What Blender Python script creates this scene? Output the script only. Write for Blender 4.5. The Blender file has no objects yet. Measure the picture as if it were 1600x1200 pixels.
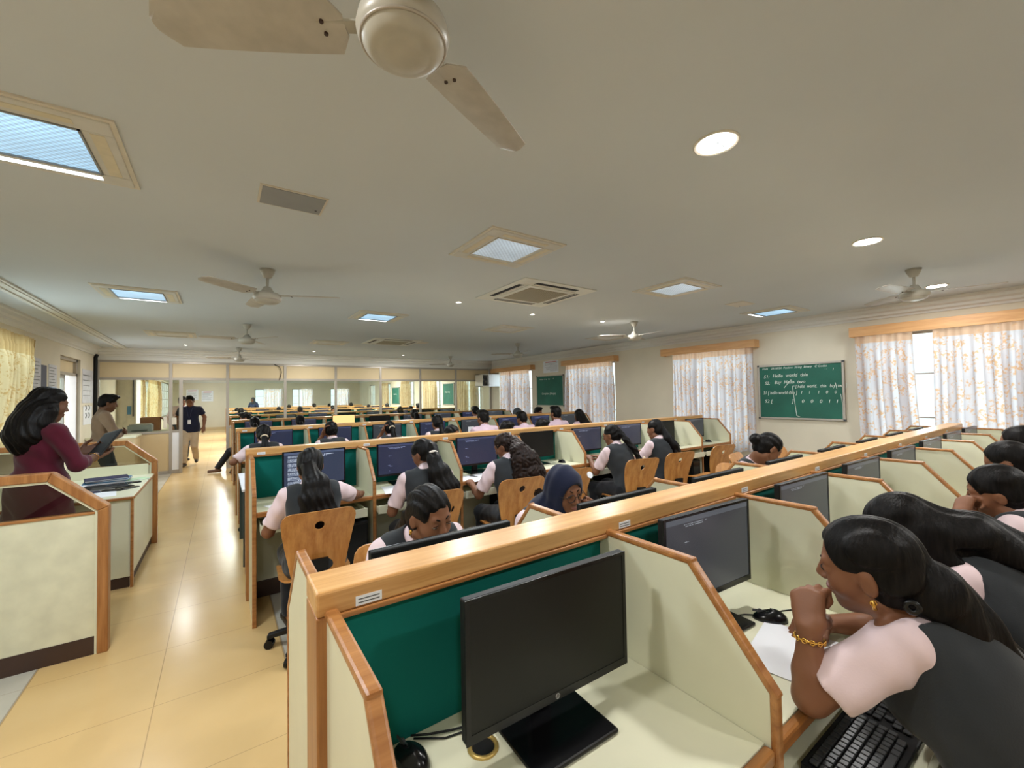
import bpy, bmesh, math, random
import numpy as np
from mathutils import Vector, Matrix
random.seed(7)
rng = np.random.default_rng(3)
S = bpy.context.scene
C = S.collection
PI = math.pi

# ------------------------------------------------------------------ objects
def link(o, parent=None):
    C.objects.link(o)
    if parent is not None:
        o.parent = parent
    return o

def tag(o, label=None, cat=None, group=None, kind=None):
    if label: o['label'] = label
    if cat: o['category'] = cat
    if group: o['group'] = group
    if kind: o['kind'] = kind
    return o

def thing(name, label, cat, loc=(0, 0, 0), rz=0.0, group=None):
    o = link(bpy.data.objects.new(name, None))
    o.empty_display_size = 0.1
    o.location = loc
    o.rotation_euler = (0, 0, rz)
    return tag(o, label, cat, group)

def dup(root, loc, rz, label=None, group=None):
    r = root.copy(); C.objects.link(r)
    r.location = loc; r.rotation_euler = (root.rotation_euler[0], root.rotation_euler[1], rz)
    if label: r['label'] = label
    if group: r['group'] = group
    for ch in list(root.children):
        c = ch.copy(); C.objects.link(c); c.parent = r
        for g in list(ch.children):
            d = g.copy(); C.objects.link(d); d.parent = c
    return r

class Maker:
    """builds a kind once, then copies it"""
    def __init__(self, fn):
        self.fn = fn; self.proto = None
    def __call__(self, loc, rz, label, group=None):
        if self.proto is None:
            self.proto = self.fn()
            r = self.proto
            r.location = loc; r.rotation_euler = (0, 0, rz)
            r['label'] = label
            if group: r['group'] = group
            return r
        r = dup(self.proto, loc, rz, label, group)
        return r

# ------------------------------------------------------------------ mesh builder
class MB:
    def __init__(self):
        self.v = []; self.f = []; self.mi = []; self.cur = 0; self.sm = []; self.smooth = False
    def add(self, verts, faces):
        n = len(self.v)
        self.v.extend([tuple(p) for p in verts])
        for f in faces:
            self.f.append(tuple(i + n for i in f)); self.mi.append(self.cur); self.sm.append(self.smooth)
        return self
    def box(self, x0, x1, y0, y1, z0, z1):
        vs = [(x0,y0,z0),(x1,y0,z0),(x1,y1,z0),(x0,y1,z0),(x0,y0,z1),(x1,y0,z1),(x1,y1,z1),(x0,y1,z1)]
        return self.add(vs, [(3,2,1,0),(4,5,6,7),(0,1,5,4),(1,2,6,5),(2,3,7,6),(3,0,4,7)])
    def prism(self, pts, plane, a0, a1):
        """pts: 2D outline; extruded along the remaining axis from a0 to a1"""
        def mk(p, a):
            return {'yz': (a, p[0], p[1]), 'xz': (p[0], a, p[1]), 'xy': (p[0], p[1], a)}[plane]
        n = len(pts)
        vs = [mk(p, a0) for p in pts] + [mk(p, a1) for p in pts]
        fs = [tuple(range(n))[::-1], tuple(range(n, 2*n))]
        for i in range(n):
            j = (i + 1) % n
            fs.append((i, j, n + j, n + i))
        return self.add(vs, fs)
    def cyl(self, p0, p1, r0, r1=None, n=16, cap=True):
        r1 = r0 if r1 is None else r1
        a = Vector(p0); b = Vector(p1); d = (b - a).normalized()
        t = Vector((0,0,1)) if abs(d.z) < .9 else Vector((1,0,0))
        u = d.cross(t).normalized(); w = d.cross(u)
        vs = []
        for k in range(n):
            q = 2*PI*k/n; e = u*math.cos(q) + w*math.sin(q)
            vs.append(a + e*r0)
        for k in range(n):
            q = 2*PI*k/n; e = u*math.cos(q) + w*math.sin(q)
            vs.append(b + e*r1)
        fs = [(k, (k+1) % n, n + (k+1) % n, n + k) for k in range(n)]
        if cap: fs += [tuple(range(n))[::-1], tuple(range(n, 2*n))]
        return self.add(vs, fs)
    def tube(self, path, r, n=8, closed=False):
        P = [Vector(p) for p in path]; m = len(P)
        R = r if hasattr(r, '__len__') else [r]*m
        vs = []; prev = None
        for i, p in enumerate(P):
            if closed: d = P[(i+1) % m] - P[i-1]
            else: d = P[min(i+1, m-1)] - P[max(i-1, 0)]
            d.normalize()
            if prev is None:
                t = Vector((0,0,1)) if abs(d.z) < .9 else Vector((1,0,0))
                u = d.cross(t).normalized()
            else:
                u = (prev - d*prev.dot(d)).normalized()
            prev = u; w = d.cross(u)
            for k in range(n):
                q = 2*PI*k/n
                vs.append(p + (u*math.cos(q) + w*math.sin(q))*R[i])
        fs = []
        for i in range(m if closed else m - 1):
            j = (i+1) % m
            for k in range(n):
                l = (k+1) % n
                fs.append((i*n+k, i*n+l, j*n+l, j*n+k))
        if not closed: fs += [tuple(range(n))[::-1], tuple(range((m-1)*n, m*n))]
        return self.add(vs, fs)
    def lathe(self, prof, n=24, c=(0,0,0)):
        m = len(prof); vs = []
        for r, z in prof:
            for k in range(n):
                q = 2*PI*k/n
                vs.append((c[0]+r*math.cos(q), c[1]+r*math.sin(q), c[2]+z))
        fs = []
        for i in range(m-1):
            for k in range(n):
                l = (k+1) % n
                fs.append((i*n+k, i*n+l, (i+1)*n+l, (i+1)*n+k))
        fs += [tuple(range(n))[::-1], tuple(range((m-1)*n, m*n))]
        return self.add(vs, fs)
    def torus(self, c, R, r, ax=(0,0,1), n=20, m=6, sx=1.0):
        a = Vector(ax).normalized(); t = Vector((0,0,1)) if abs(a.z) < .9 else Vector((1,0,0))
        u = a.cross(t).normalized(); w = a.cross(u)
        return self.tube([Vector(c) + u*(R*sx*math.cos(2*PI*k/n)) + w*(R*math.sin(2*PI*k/n)) for k in range(n)], r, m, True)
    def build(self, name, mats, parent=None, bevel=0.0, seg=2, smooth=False, loc=None, recalc=True):
        me = bpy.data.meshes.new(name)
        me.from_pydata(self.v, [], self.f)
        mats = mats if isinstance(mats, (list, tuple)) else [mats]
        for m in mats: me.materials.append(m)
        me.polygons.foreach_set('material_index', self.mi)
        me.polygons.foreach_set('use_smooth', [s or smooth for s in self.sm])
        bm = bmesh.new(); bm.from_mesh(me)
        if recalc: bmesh.ops.recalc_face_normals(bm, faces=bm.faces)
        if bevel:
            es = [e for e in bm.edges if len(e.link_faces) == 2 and e.calc_face_angle(0) > .5]
            bmesh.ops.bevel(bm, geom=es, offset=bevel, segments=seg, profile=.5, affect='EDGES', clamp_overlap=True)
        bm.to_mesh(me); bm.free(); me.update()
        o = bpy.data.objects.new(name, me)
        if loc: o.location = loc
        return link(o, parent)

def box(name, m, x0, x1, y0, y1, z0, z1, parent=None, bevel=0.0):
    return MB().box(x0,x1,y0,y1,z0,z1).build(name, m, parent, bevel)

# ------------------------------------------------------------------ materials
class NT:
    def __init__(self, m):
        self.t = m.node_tree; self.n = self.t.nodes
    def node(self, typ, ins=None, **kw):
        nd = self.n.new(typ)
        for k, v in kw.items(): setattr(nd, k, v)
        for k, v in (ins or {}).items():
            self.set(nd, k, v)
        return nd
    def set(self, nd, k, v):
        s = nd.inputs[k]
        if isinstance(v, bpy.types.NodeSocket): self.t.links.new(v, s)
        else:
            if hasattr(s.default_value, '__len__') and not hasattr(v, '__len__'): v = (v,)*len(s.default_value)
            if s.type == 'RGBA' and len(v) == 3: v = tuple(v) + (1,)
            s.default_value = v
    def math(self, op, a, b=0.0, c=None):
        nd = self.n.new('ShaderNodeMath'); nd.operation = op
        self.set(nd, 0, a); self.set(nd, 1, b)
        if c is not None: self.set(nd, 2, c)
        return nd.outputs[0]
    def mix(self, f, a, b):
        nd = self.n.new('ShaderNodeMix'); nd.data_type = 'RGBA'
        self.set(nd, 0, f); self.set(nd, 6, a); self.set(nd, 7, b)
        return nd.outputs[2]
    def obj(self):
        return self.node('ShaderNodeTexCoord').outputs['Object']
    def noise(self, vec, scale=5.0, detail=3.0, stretch=None):
        if stretch is not None:
            vec = self.node('ShaderNodeMapping', {'Vector': vec, 'Scale': stretch}).outputs[0]
        return self.node('ShaderNodeTexNoise', {'Vector': vec, 'Scale': scale, 'Detail': detail}).outputs['Fac']
    def ramp(self, f, stops):
        nd = self.n.new('ShaderNodeValToRGB'); self.set(nd, 0, f)
        cr = nd.color_ramp
        while len(cr.elements) < len(stops): cr.elements.new(.5)
        for e, (p, c) in zip(cr.elements, stops):
            e.position = p; e.color = tuple(c) + (1,) if len(c) == 3 else c
        return nd.outputs[0]

def srgb(r, g, b):
    f = lambda c: (c/255/12.92) if c/255 <= .04045 else ((c/255 + .055)/1.055)**2.4
    return (f(r), f(g), f(b))

def newmat(name):
    m = bpy.data.materials.new(name); m.use_nodes = True
    return m, NT(m), m.node_tree.nodes['Principled BSDF']

def plain(name, col, rough=.5, var=.06, vs=6.0, bump=0.0, bs=200.0, metal=0.0, spec=.5, stretch=None, sheen=0.0):
    m, t, b = newmat(name)
    co = t.obj()
    f = t.noise(co, vs, 4.0, stretch)
    lo = tuple(max(0, c*(1-var)) for c in col); hi = tuple(min(1, c*(1+var)) for c in col)
    t.set(b, 'Base Color', t.ramp(f, [(.3, lo), (.7, hi)]))
    b.inputs['Roughness'].default_value = rough; b.inputs['Metallic'].default_value = metal
    b.inputs['Specular IOR Level'].default_value = spec
    if sheen: b.inputs['Sheen Weight'].default_value = sheen
    if bump:
        bn = t.node('ShaderNodeBump', {'Height': t.noise(co, bs, 2.0), 'Strength': bump, 'Distance': .002})
        t.set(b, 'Normal', bn.outputs[0])
    return m

def wood(name, c0, c1, stretch=(2, 30, 30), rough=.35, scale=2.0):
    m, t, b = newmat(name)
    co = t.obj()
    f1 = t.noise(co, scale, 5.0, stretch)
    f2 = t.noise(co, scale*5, 3.0, stretch)
    f = t.math('ADD', t.math('MULTIPLY', f1, .75), t.math('MULTIPLY', f2, .25))
    t.set(b, 'Base Color', t.ramp(f, [(.32, c0), (.5, tuple((x+y)/2 for x, y in zip(c0, c1))), (.68, c1)]))
    b.inputs['Roughness'].default_value = rough
    return m

def emis(name, col, strength):
    m = bpy.data.materials.new(name); m.use_nodes = True
    t = NT(m); t.n.remove(t.n['Principled BSDF'])
    e = t.node('ShaderNodeEmission', {'Color': col, 'Strength': strength})
    t.t.links.new(e.outputs[0], t.n['Material Output'].inputs[0])
    return m

M = {}
M['cream'] = plain('cream_laminate', srgb(217, 216, 190), .38, .05, 3.0)
M['dirty_cream'] = plain('scuffed_cream_laminate', srgb(212, 210, 184), .42, .08, 9.0)
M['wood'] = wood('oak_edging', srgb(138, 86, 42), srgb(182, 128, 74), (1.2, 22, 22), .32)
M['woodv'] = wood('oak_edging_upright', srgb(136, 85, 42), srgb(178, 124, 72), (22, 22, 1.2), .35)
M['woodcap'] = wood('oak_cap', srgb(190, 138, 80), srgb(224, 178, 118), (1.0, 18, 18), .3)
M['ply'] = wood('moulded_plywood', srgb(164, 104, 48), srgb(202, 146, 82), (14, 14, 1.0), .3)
M['green'] = plain('green_felt_board', srgb(0, 98, 90), .85, .07, 4.0, .15, 400, spec=.25)
M['kick'] = plain('dark_brown_skirting', srgb(62, 42, 34), .5, .1)
M['black'] = plain('black_plastic', srgb(19, 20, 21), .5, .1, 30, spec=.3)
M['blackgloss'] = plain('glossy_black_plastic', srgb(14, 14, 16), .22, .1, spec=.35)
M['dkgrey'] = plain('dark_grey_plastic', srgb(58, 60, 62), .4, .06)
M['silver'] = plain('silver_metal', srgb(190, 190, 192), .28, .03, metal=1.0)
M['alu'] = plain('aluminium_frame', srgb(176, 168, 158), .4, .04, metal=.35)
M['brass'] = plain('brass_ring', srgb(200, 170, 100), .35, .05, metal=.6)
M['white'] = plain('white_paper', srgb(232, 234, 240), .7, .02)
M['whitep'] = plain('white_painted_metal', srgb(214, 206, 190), .45, .05, 9)
M['fan'] = plain('fan_cream_enamel', srgb(178, 174, 162), .35, .09, 14)
M['wall'] = plain('cream_painted_plaster', srgb(220, 211, 191), .8, .05, 1.5, .1, 90)
M['ceil'] = plain('ceiling_paint', srgb(204, 209, 212), .85, .03, .8, .06, 60)
M['corn'] = plain('cornice_paint', srgb(220, 218, 212), .75, .03, 1.0)
M['pelmet'] = wood('pelmet_veneer', srgb(204, 150, 98), srgb(226, 178, 124), (14, 1.2, 14), .45)
M['board'] = plain('chalkboard_green', srgb(38, 100, 84), .75, .16, 2.5)
M['chalk'] = plain('chalk', srgb(226, 234, 226), .9, .05)
M['navyposter'] = plain('navy_poster', srgb(24, 30, 72), .5, .1)
M['bluefolder'] = plain('blue_folder', srgb(70, 128, 170), .35, .1)
M['greenpaper'] = plain('pale_green_paper', srgb(190, 214, 180), .6, .05)
M['cardboard'] = plain('brown_cardboard', srgb(140, 92, 58), .8, .08)
M['greyplastic'] = plain('grey_plastic', srgb(146, 148, 148), .45, .05)
M['steelgreen'] = plain('dark_green_metal', srgb(48, 66, 66), .45, .05)
M['bone'] = plain('panel_cream', srgb(216, 196, 158), .6, .04, 2.0)
M['lowpanel'] = plain('beige_panel', srgb(206, 184, 144), .6, .05, 2.0)
M['gold'] = plain('gold', srgb(226, 178, 90), .25, .05, metal=1.0)
M['bluepen'] = plain('blue_pen_plastic', srgb(56, 92, 190), .3, .05)

def two_tone_floor():
    m, t, b = newmat('vinyl_floor')
    co = t.obj(); s = t.node('ShaderNodeSeparateXYZ', {0: co})
    x, y = s.outputs[0], s.outputs[1]
    tan = t.ramp(t.noise(co, 1.2, 5.0), [(.3, srgb(204, 170, 114)), (.7, srgb(218, 186, 132))])
    grey = t.ramp(t.noise(co, 3.0, 5.0), [(.3, srgb(176, 172, 158)), (.7, srgb(196, 190, 176))])
    inx = t.math('MULTIPLY', t.math('GREATER_THAN', x, -.885), t.math('LESS_THAN', x, .315))
    col = t.mix(inx, grey, tan)
    def line(v, off, period, w):
        q = t.math('FRACT', t.math('DIVIDE', t.math('ADD', v, 100*period - off), period))
        d = t.math('MINIMUM', q, t.math('SUBTRACT', 1.0, q))
        return t.math('LESS_THAN', t.math('MULTIPLY', d, period), w)
    seam = t.math('MAXIMUM', line(x, -.285, .6, .0022), line(y, 2.845, .6, .0016))
    edge = t.math('MAXIMUM', t.math('LESS_THAN', t.math('ABSOLUTE', t.math('ADD', x, .885)), .006),
                  t.math('LESS_THAN', t.math('ABSOLUTE', t.math('SUBTRACT', x, .315)), .006))
    seam = t.math('MAXIMUM', seam, edge)
    col = t.mix(t.math('MULTIPLY', seam, .45), col, srgb(110, 84, 52))
    t.set(b, 'Base Color', col)
    t.set(b, 'Roughness', t.math('ADD', t.math('MULTIPLY', t.noise(co, 1.5, 2), .06), .20))
    b.inputs['Specular IOR Level'].default_value = .3
    return m
M['floor'] = two_tone_floor()

def glassmat(name, tint, refl=.08, rough=0.0):
    m = bpy.data.materials.new(name); m.use_nodes = True
    t = NT(m); t.n.remove(t.n['Principled BSDF'])
    tr = t.node('ShaderNodeBsdfTransparent', {'Color': tint})
    gl = t.node('ShaderNodeBsdfGlossy', {'Color': (1,1,1,1), 'Roughness': rough})
    fr = t.node('ShaderNodeFresnel', {'IOR': 1.35})
    mx = t.node('ShaderNodeMixShader', {0: t.math('MINIMUM', t.math('MULTIPLY', fr.outputs[0], refl*12), .5)})
    t.t.links.new(tr.outputs[0], mx.inputs[1]); t.t.links.new(gl.outputs[0], mx.inputs[2])
    t.t.links.new(mx.outputs[0], t.n['Material Output'].inputs[0])
    return m
M['glass'] = glassmat('clear_pane', (.93, .97, .93, 1), .06)
M['smoke'] = glassmat('smoked_pane', (.68, .67, .60, 1), .08)

def clothmat(name, c_base, c_flower, transl=.55):
    m = bpy.data.materials.new(name); m.use_nodes = True
    t = NT(m); t.n.remove(t.n['Principled BSDF'])
    co = t.obj()
    n1 = t.noise(co, 9.0, 3.0); n2 = t.noise(co, 36.0, 5.0)
    f = t.math('MULTIPLY', t.ramp(n1, [(.46, (0,0,0)), (.56, (1,1,1))]), t.ramp(n2, [(.47, (0,0,0)), (.58, (1,1,1))]))
    z = t.node('ShaderNodeSeparateXYZ', {0: co}).outputs[2]
    top = t.math('MULTIPLY', t.math('GREATER_THAN', z, 2.17), .6)
    col = t.mix(t.math('MAXIMUM', t.math('MULTIPLY', f, .72), top), c_base, c_flower)
    d = t.node('ShaderNodeBsdfDiffuse', {'Color': col}); r = t.node('ShaderNodeBsdfTranslucent', {'Color': col})
    mx = t.node('ShaderNodeMixShader', {0: transl})
    t.t.links.new(d.outputs[0], mx.inputs[1]); t.t.links.new(r.outputs[0], mx.inputs[2])
    t.t.links.new(mx.outputs[0], t.n['Material Output'].inputs[0])
    return m
M['curtain'] = clothmat('floral_curtain', srgb(206, 200, 204), srgb(214, 158, 92))
M['curtaingold'] = clothmat('gold_floral_curtain', srgb(214, 198, 160), srgb(184, 146, 84), .45)
M['curtaindim'] = clothmat('beige_curtain', srgb(200, 180, 146), srgb(176, 146, 104), .4)

def codescreen(name, bg, fg, rows=34, dens=.62, strength=.9, maxlen=.6, sidebar=False):
    """dark editor screen with short lines of text; local x is width, z is height"""
    m, t, b = newmat(name)
    co = t.obj(); s = t.node('ShaderNodeSeparateXYZ', {0: co})
    u = t.math('ADD', t.math('DIVIDE', s.outputs[0], .478), .5)
    v = t.math('SUBTRACT', .5, t.math('DIVIDE', s.outputs[2], .27))
    rv = t.math('MULTIPLY', v, float(rows)); r = t.math('FLOOR', rv); fr = t.math('FRACT', rv)
    w1 = t.node('ShaderNodeTexWhiteNoise', {'W': r}, noise_dimensions='1D').outputs['Value']
    w2 = t.node('ShaderNodeTexWhiteNoise', {'W': t.math('ADD', r, 57.3)}, noise_dimensions='1D').outputs['Value']
    ind = t.math('ADD', t.math('MULTIPLY', w2, .10), .12)
    ln = t.math('MULTIPLY', t.math('MULTIPLY', w1, w1), maxlen)
    inl = t.math('MULTIPLY', t.math('GREATER_THAN', u, ind), t.math('LESS_THAN', u, t.math('ADD', ind, ln)))
    vis = t.math('MULTIPLY', t.math('GREATER_THAN', fr, .3), t.math('LESS_THAN', fr, .75))
    vis = t.math('MULTIPLY', vis, t.math('GREATER_THAN', w2, 1 - dens))
    vis = t.math('MULTIPLY', vis, t.math('MULTIPLY', t.math('GREATER_THAN', v, .06), t.math('LESS_THAN', v, .93)))
    ch = t.node('ShaderNodeTexWhiteNoise', {'Vector': t.node('ShaderNodeCombineXYZ', {0: t.math('FLOOR', t.math('MULTIPLY', u, 120.0)), 1: r}).outputs[0]}).outputs['Value']
    mask = t.math('MULTIPLY', t.math('MULTIPLY', inl, vis), t.math('GREATER_THAN', ch, .25))
    col = t.mix(mask, bg, fg)
    bar = t.math('LESS_THAN', v, .04)
    col = t.mix(bar, col, tuple(c*2.2 + .01 for c in bg))
    if sidebar:
        sb = t.math('MULTIPLY', t.math('LESS_THAN', u, .30), t.math('GREATER_THAN', u, .05))
        blk = t.math('GREATER_THAN', t.math('FRACT', t.math('MULTIPLY', v, 7.0)), .22)
        col = t.mix(t.math('MULTIPLY', t.math('MULTIPLY', sb, blk), t.math('GREATER_THAN', v, .08)), col, t.mix(t.math('GREATER_THAN', ch, .5), (.10,.12,.17), (.22,.25,.30)))
    t.set(b, 'Base Color', (.012, .012, .014, 1))
    b.inputs['Roughness'].default_value = .25
    t.set(b, 'Emission Color', col); b.inputs['Emission Strength'].default_value = strength
    return m
M['scr_off'] = plain('dark_screen', srgb(17, 18, 18), .35, .08, spec=.3)
M['scr_grey'] = codescreen('grey_editor_screen', srgb(52, 56, 62), srgb(150, 156, 164), 40, .35, .55, .35)
M['scr_navy'] = codescreen('navy_editor_screen', srgb(34, 40, 66), srgb(140, 150, 190), 30, .4, .62, .45)
M['scr_dark'] = codescreen('dark_editor_screen', srgb(44, 46, 62), srgb(130, 136, 160), 32, .45, .7, .5)
M['scr_doc'] = codescreen('split_document_screen', srgb(36, 44, 62), srgb(180, 190, 210), 26, .5, 1.0, .8, True)
M['scr_orange'] = emis('orange_screen', srgb(255, 196, 130), 1.0)

# ------------------------------------------------------------------ the setting
XL, XR, YB, YF, ZC = -2.07, 7.24, -3.6, 27.5, 2.65
YP = 11.6                                    # glass partition
def structure(o, label=None):
    o['kind'] = 'structure'
    if label: o['label'] = label
    return o
structure(box('floor', M['floor'], XL-.2, XR+.2, YB, YF, -.1, 0), 'glossy floor of tan vinyl tiles along the aisle and grey under the benches')
structure(box('ceiling', M['ceil'], XL-.2, XR+.2, YB, YF, ZC, ZC+.1), 'flat cream ceiling with lamps and fans')

def wall_with_holes(name, x0, x1, y0, y1, holes):
    mb = MB(); ys = y0
    for (a, b, z0, z1) in sorted(holes):
        mb.box(x0, x1, ys, a, 0, ZC); mb.box(x0, x1, a, b, 0, z0); mb.box(x0, x1, a, b, z1, ZC); ys = b
    mb.box(x0, x1, ys, y1, 0, ZC)
    return structure(mb.build(name, M['wall']))
RW = [(-.30, 1.92, .62, 2.30), (3.40, 4.88, .62, 2.30), (6.34, 7.86, .62, 2.30), (9.40, 11.1, .62, 2.30),
      (12.3, 13.7, .62, 2.30), (15.4, 16.9, .62, 2.30), (18.2, 19.7, .62, 2.30), (21.5, 22.9, .62, 2.30), (24.2, 25.4, .62, 2.3)]
LW = [(5.6, 8.02, 1.06, 2.36), (9.36, 10.5, .0, 2.32), (13.9, 16.8, .85, 2.30), (18.2, 20.4, .85, 2.30), (22.7, 26.6, .85, 2.42)]
wall_with_holes('wall_right', XR, XR+.2, YB, YF, RW)
wall_with_holes('wall_left', XL-.2, XL, YB, YF, LW)
FW = [(1.52, 2.9), (3.4, 4.5), (5.5, 6.6)]
mb = MB(); xs = XL-.2
for a, b in FW:
    mb.box(xs, a, YF, YF+.2, 0, ZC); mb.box(a, b, YF, YF+.2, 0, .85); mb.box(a, b, YF, YF+.2, 2.15, ZC); xs = b
mb.box(xs, XR+.2, YF, YF+.2, 0, ZC)
structure(mb.build('wall_back', M['wall']))
structure(box('wall_front', M['wall'], XL-.2, XR+.2, YB-.2, YB, 0, ZC))

# windows: frame, mullions, panes
def window(n, x, y0, y1, z0, z1, nx=4, nz=3, axis='y'):
    root = thing('window_%d' % n, 'aluminium framed window with clear panes', None); structure(root)
    fr = MB(); w = .025
    def b(a0, a1, c0, c1, t=.02):
        if axis == 'y': fr.box(x-t, x+t, a0, a1, c0, c1)
        else: fr.box(a0, a1, x-t, x+t, c0, c1)
    b(y0, y1, z0, z0+.05, .03); b(y0, y1, z1-.05, z1, .03); b(y0, y0+.05, z0, z1, .03); b(y1-.05, y1, z0, z1, .03)
    for k in range(1, nx): yy = y0 + (y1-y0)*k/nx; b(yy-w, yy+w, z0, z1)
    for k in range(1, nz): zz = z0 + (z1-z0)*k/nz; b(y0, y1, zz-.008, zz+.008, .012)
    fr.build('window_frame', M['alu'], root)
    g = MB()
    if axis == 'y': g.box(x-.003, x+.003, y0+.04, y1-.04, z0+.04, z1-.04)
    else: g.box(y0+.04, y1-.04, x-.003, x+.003, z0+.04, z1-.04)
    g.build('window_pane', M['glass'], root)
    return root
wn = 0
for i, (a, b, c, d) in enumerate(RW):
    wn += 1; window(wn, XR+.12, a, b, c, d, 5 if i == 0 else 4)
for i in (0, 2, 3, 4):
    a, b, c, d = LW[i]; wn += 1; window(wn, XL-.12, a, b, c, d, 4 if i < 4 else 5, 4 if i == 4 else 3)
for a, b in FW:
    wn += 1; window(wn, YF+.1, a, b, .85, 2.15, 3, 3, 'x')

# cornice along the walls, stepped moulding
def cornice(name, side):
    mb = MB()
    P = [(0, 2.49), (.018, 2.49), (.024, 2.515), (.05, 2.53), (.056, 2.56), (.085, 2.58), (.095, 2.615), (.115, 2.625), (.12, ZC), (0, ZC)]
    if side == 'r': mb.prism([(XR-d, z) for d, z in P], 'xz', YB, YF)
    elif side == 'l': mb.prism([(XL+d, z) for d, z in P], 'xz', YB, YF)
    elif side == 'p': mb.prism([(YP-.06-d*1.9, z) for d, z in P], 'yz', XL, XR)
    else: mb.prism([(YF-d, z) for d, z in P], 'yz', XL, XR)
    return structure(mb.build(name, M['corn']), 'stepped plaster cornice')
cornice('trim_1', 'r'); cornice('trim_2', 'l'); cornice('trim_3', 'p'); cornice('trim_4', 'b')
mb = MB()
for x0, x1, dz in ((-1.72, -1.56, .016), (-1.69, -1.66, .028), (-1.62, -1.585, .024)):
    mb.box(x0, x1, YB, YP-.3, ZC-dz, ZC+.01)
structure(mb.build('trim_5', M['corn'], None, .004), 'raised plaster border along the ceiling')
structure(box('trim_6', M['corn'], XL, XR, YP-.06, YP+.06, 2.415, ZC), 'plaster beam over the glass partition')
for n, (x0, x1) in (('baseboard_left', (XL, XL+.015)), ('baseboard_right', (XR-.015, XR))):
    structure(box(n, M['kick'], x0, x1, YB, 9.2 if x0 < 0 else YF, 0, .1))
structure(box('baseboard_back', M['lowpanel'], XL, XR, YF-.015, YF, 0, .12))

# door in the side wall
d = thing('door_1', 'glazed aluminium side door with cream transom, standing ajar', None); structure(d)
mb = MB()
x = XL-.1
for y in (9.36, 10.44): mb.box(x-.03, x+.06, y, y+.06, 0, 2.32)
mb.box(x-.03, x+.06, 9.36, 10.5, 2.27, 2.32); mb.box(x-.03, x+.06, 9.36, 10.5, 2.02, 2.07)
mb.build('door_frame', M['alu'], d)
box('transom', M['bone'], x-.01, x+.02, 9.42, 10.44, 2.07, 2.27, d)
mb = MB()
for y in (9.44, 9.92): mb.box(x-.02, x+.02, y, y+.05, .02, 2.02)
mb.box(x-.02, x+.02, 9.44, 9.97, 1.97, 2.02); mb.box(x-.02, x+.02, 9.44, 9.97, .02, .12)
mb.build('door_leaf', M['alu'], d)
box('door_pane', M['glass'], x-.003, x+.003, 9.48, 9.93, .1, 1.99, d)

# ------------------------------------------------------------------ glass partition
t = thing('glass_partition', 'aluminium and glass partition with cream panels along its top, crossing the room', 'partition', (0, YP, 0))
px = [-2.04, -.902, .11, 1.28, 2.452, 3.625, 4.79, 5.955, 7.21]
for i, x in enumerate(px):
    MB().box(x-.028, x+.028, -.03, .03, 0, 2.415).build('post', M['alu'], t, .003)
MB().box(px[0], px[-1], -.028, .028, 2.37, 2.415).build('rail', M['alu'], t)
MB().box(px[0], px[-1], -.026, .026, 2.01, 2.06).build('rail', M['alu'], t)
for a, b in zip(px[:-1], px[1:]):
    box('upper_panel', M['bone'], a+.028, b-.028, -.012, .012, 2.06, 2.37, t)
for i, (a, b) in enumerate(zip(px[:-1], px[1:])):
    if i == 1: continue
    z0 = .9 if i == 0 else .95
    MB().box(a, b, -.025, .025, z0-.03, z0+.02).build('rail', M['alu'], t)
    box('low_panel', M['lowpanel'], a+.028, b-.028, -.015, .015, .07, z0-.03, t)
    box('skirting', M['alu'], a+.028, b-.028, -.018, .018, 0, .07, t)
    box('glass_pane', M['glass'], a+.028, b-.028, -.003, .003, z0+.02, 2.01, t)
# fixed side light by the open doorway
MB().box(-.76, -.70, -.03, .03, 0, 2.01).build('post', M['alu'], t, .003)
MB().box(-.874, -.76, -.02, .02, .88, .93).build('rail', M['alu'], t)
box('low_panel', M['white'], -.874, -.76, -.015, .015, .08, .88, t)
box('skirting', M['alu'], -.874, -.76, -.018, .018, 0, .08, t)
box('glass_pane', M['glass'], -.874, -.76, -.003, .003, .93, 2.01, t)
MB().box(-.88, -.80, -.05, -.03, 1.05, 1.20).box(-1.02, -.96, -.05, -.028, .98, 1.22).build('handle', M['whitep'], t, .006)

tag(MB().tube([(1.05, YP-.04, 2.40), (1.16, YP-.05, 2.34), (1.20, YP-.05, 2.22), (1.17, YP-.05, 2.08), (1.15, YP-.04, 2.03)], .008).build('cable', M['black'], smooth=True),
    'black cable hanging in a loop over the cream top panel of the partition', 'cable')

# ------------------------------------------------------------------ pelmets and curtains
def pelmet(y0, y1, label, x=XR):
    root = thing('pelmet', label, 'pelmet', (x, (y0+y1)/2, 0), 0, 'wooden window pelmets')
    h = (y1-y0)/2
    MB().box(-.17, -.15, -h, h, 2.265, 2.395).box(-.15, 0, -h, -h+.02, 2.265, 2.395).box(-.15, 0, h-.02, h, 2.265, 2.395).box(-.15, 0, -h+.02, h-.02, 2.375, 2.395).build('board', M['pelmet'], root, .004)
    MB().tube([(-.09, -h+.03, 2.30), (-.09, h-.03, 2.30)], .01).build('rod', M['alu'], root, smooth=True)
pelmet(-.45, 2.03, 'long wooden pelmet over the window beyond the chalkboard with sums')
pelmet(3.27, 5.03, 'wooden pelmet over the window behind the empty end booths')
pelmet(6.22, 7.96, 'wooden pelmet over the window between blank wall and small chalkboard')
pelmet(9.24, 11.35, 'wooden pelmet over the window next to the glass partition')

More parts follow.
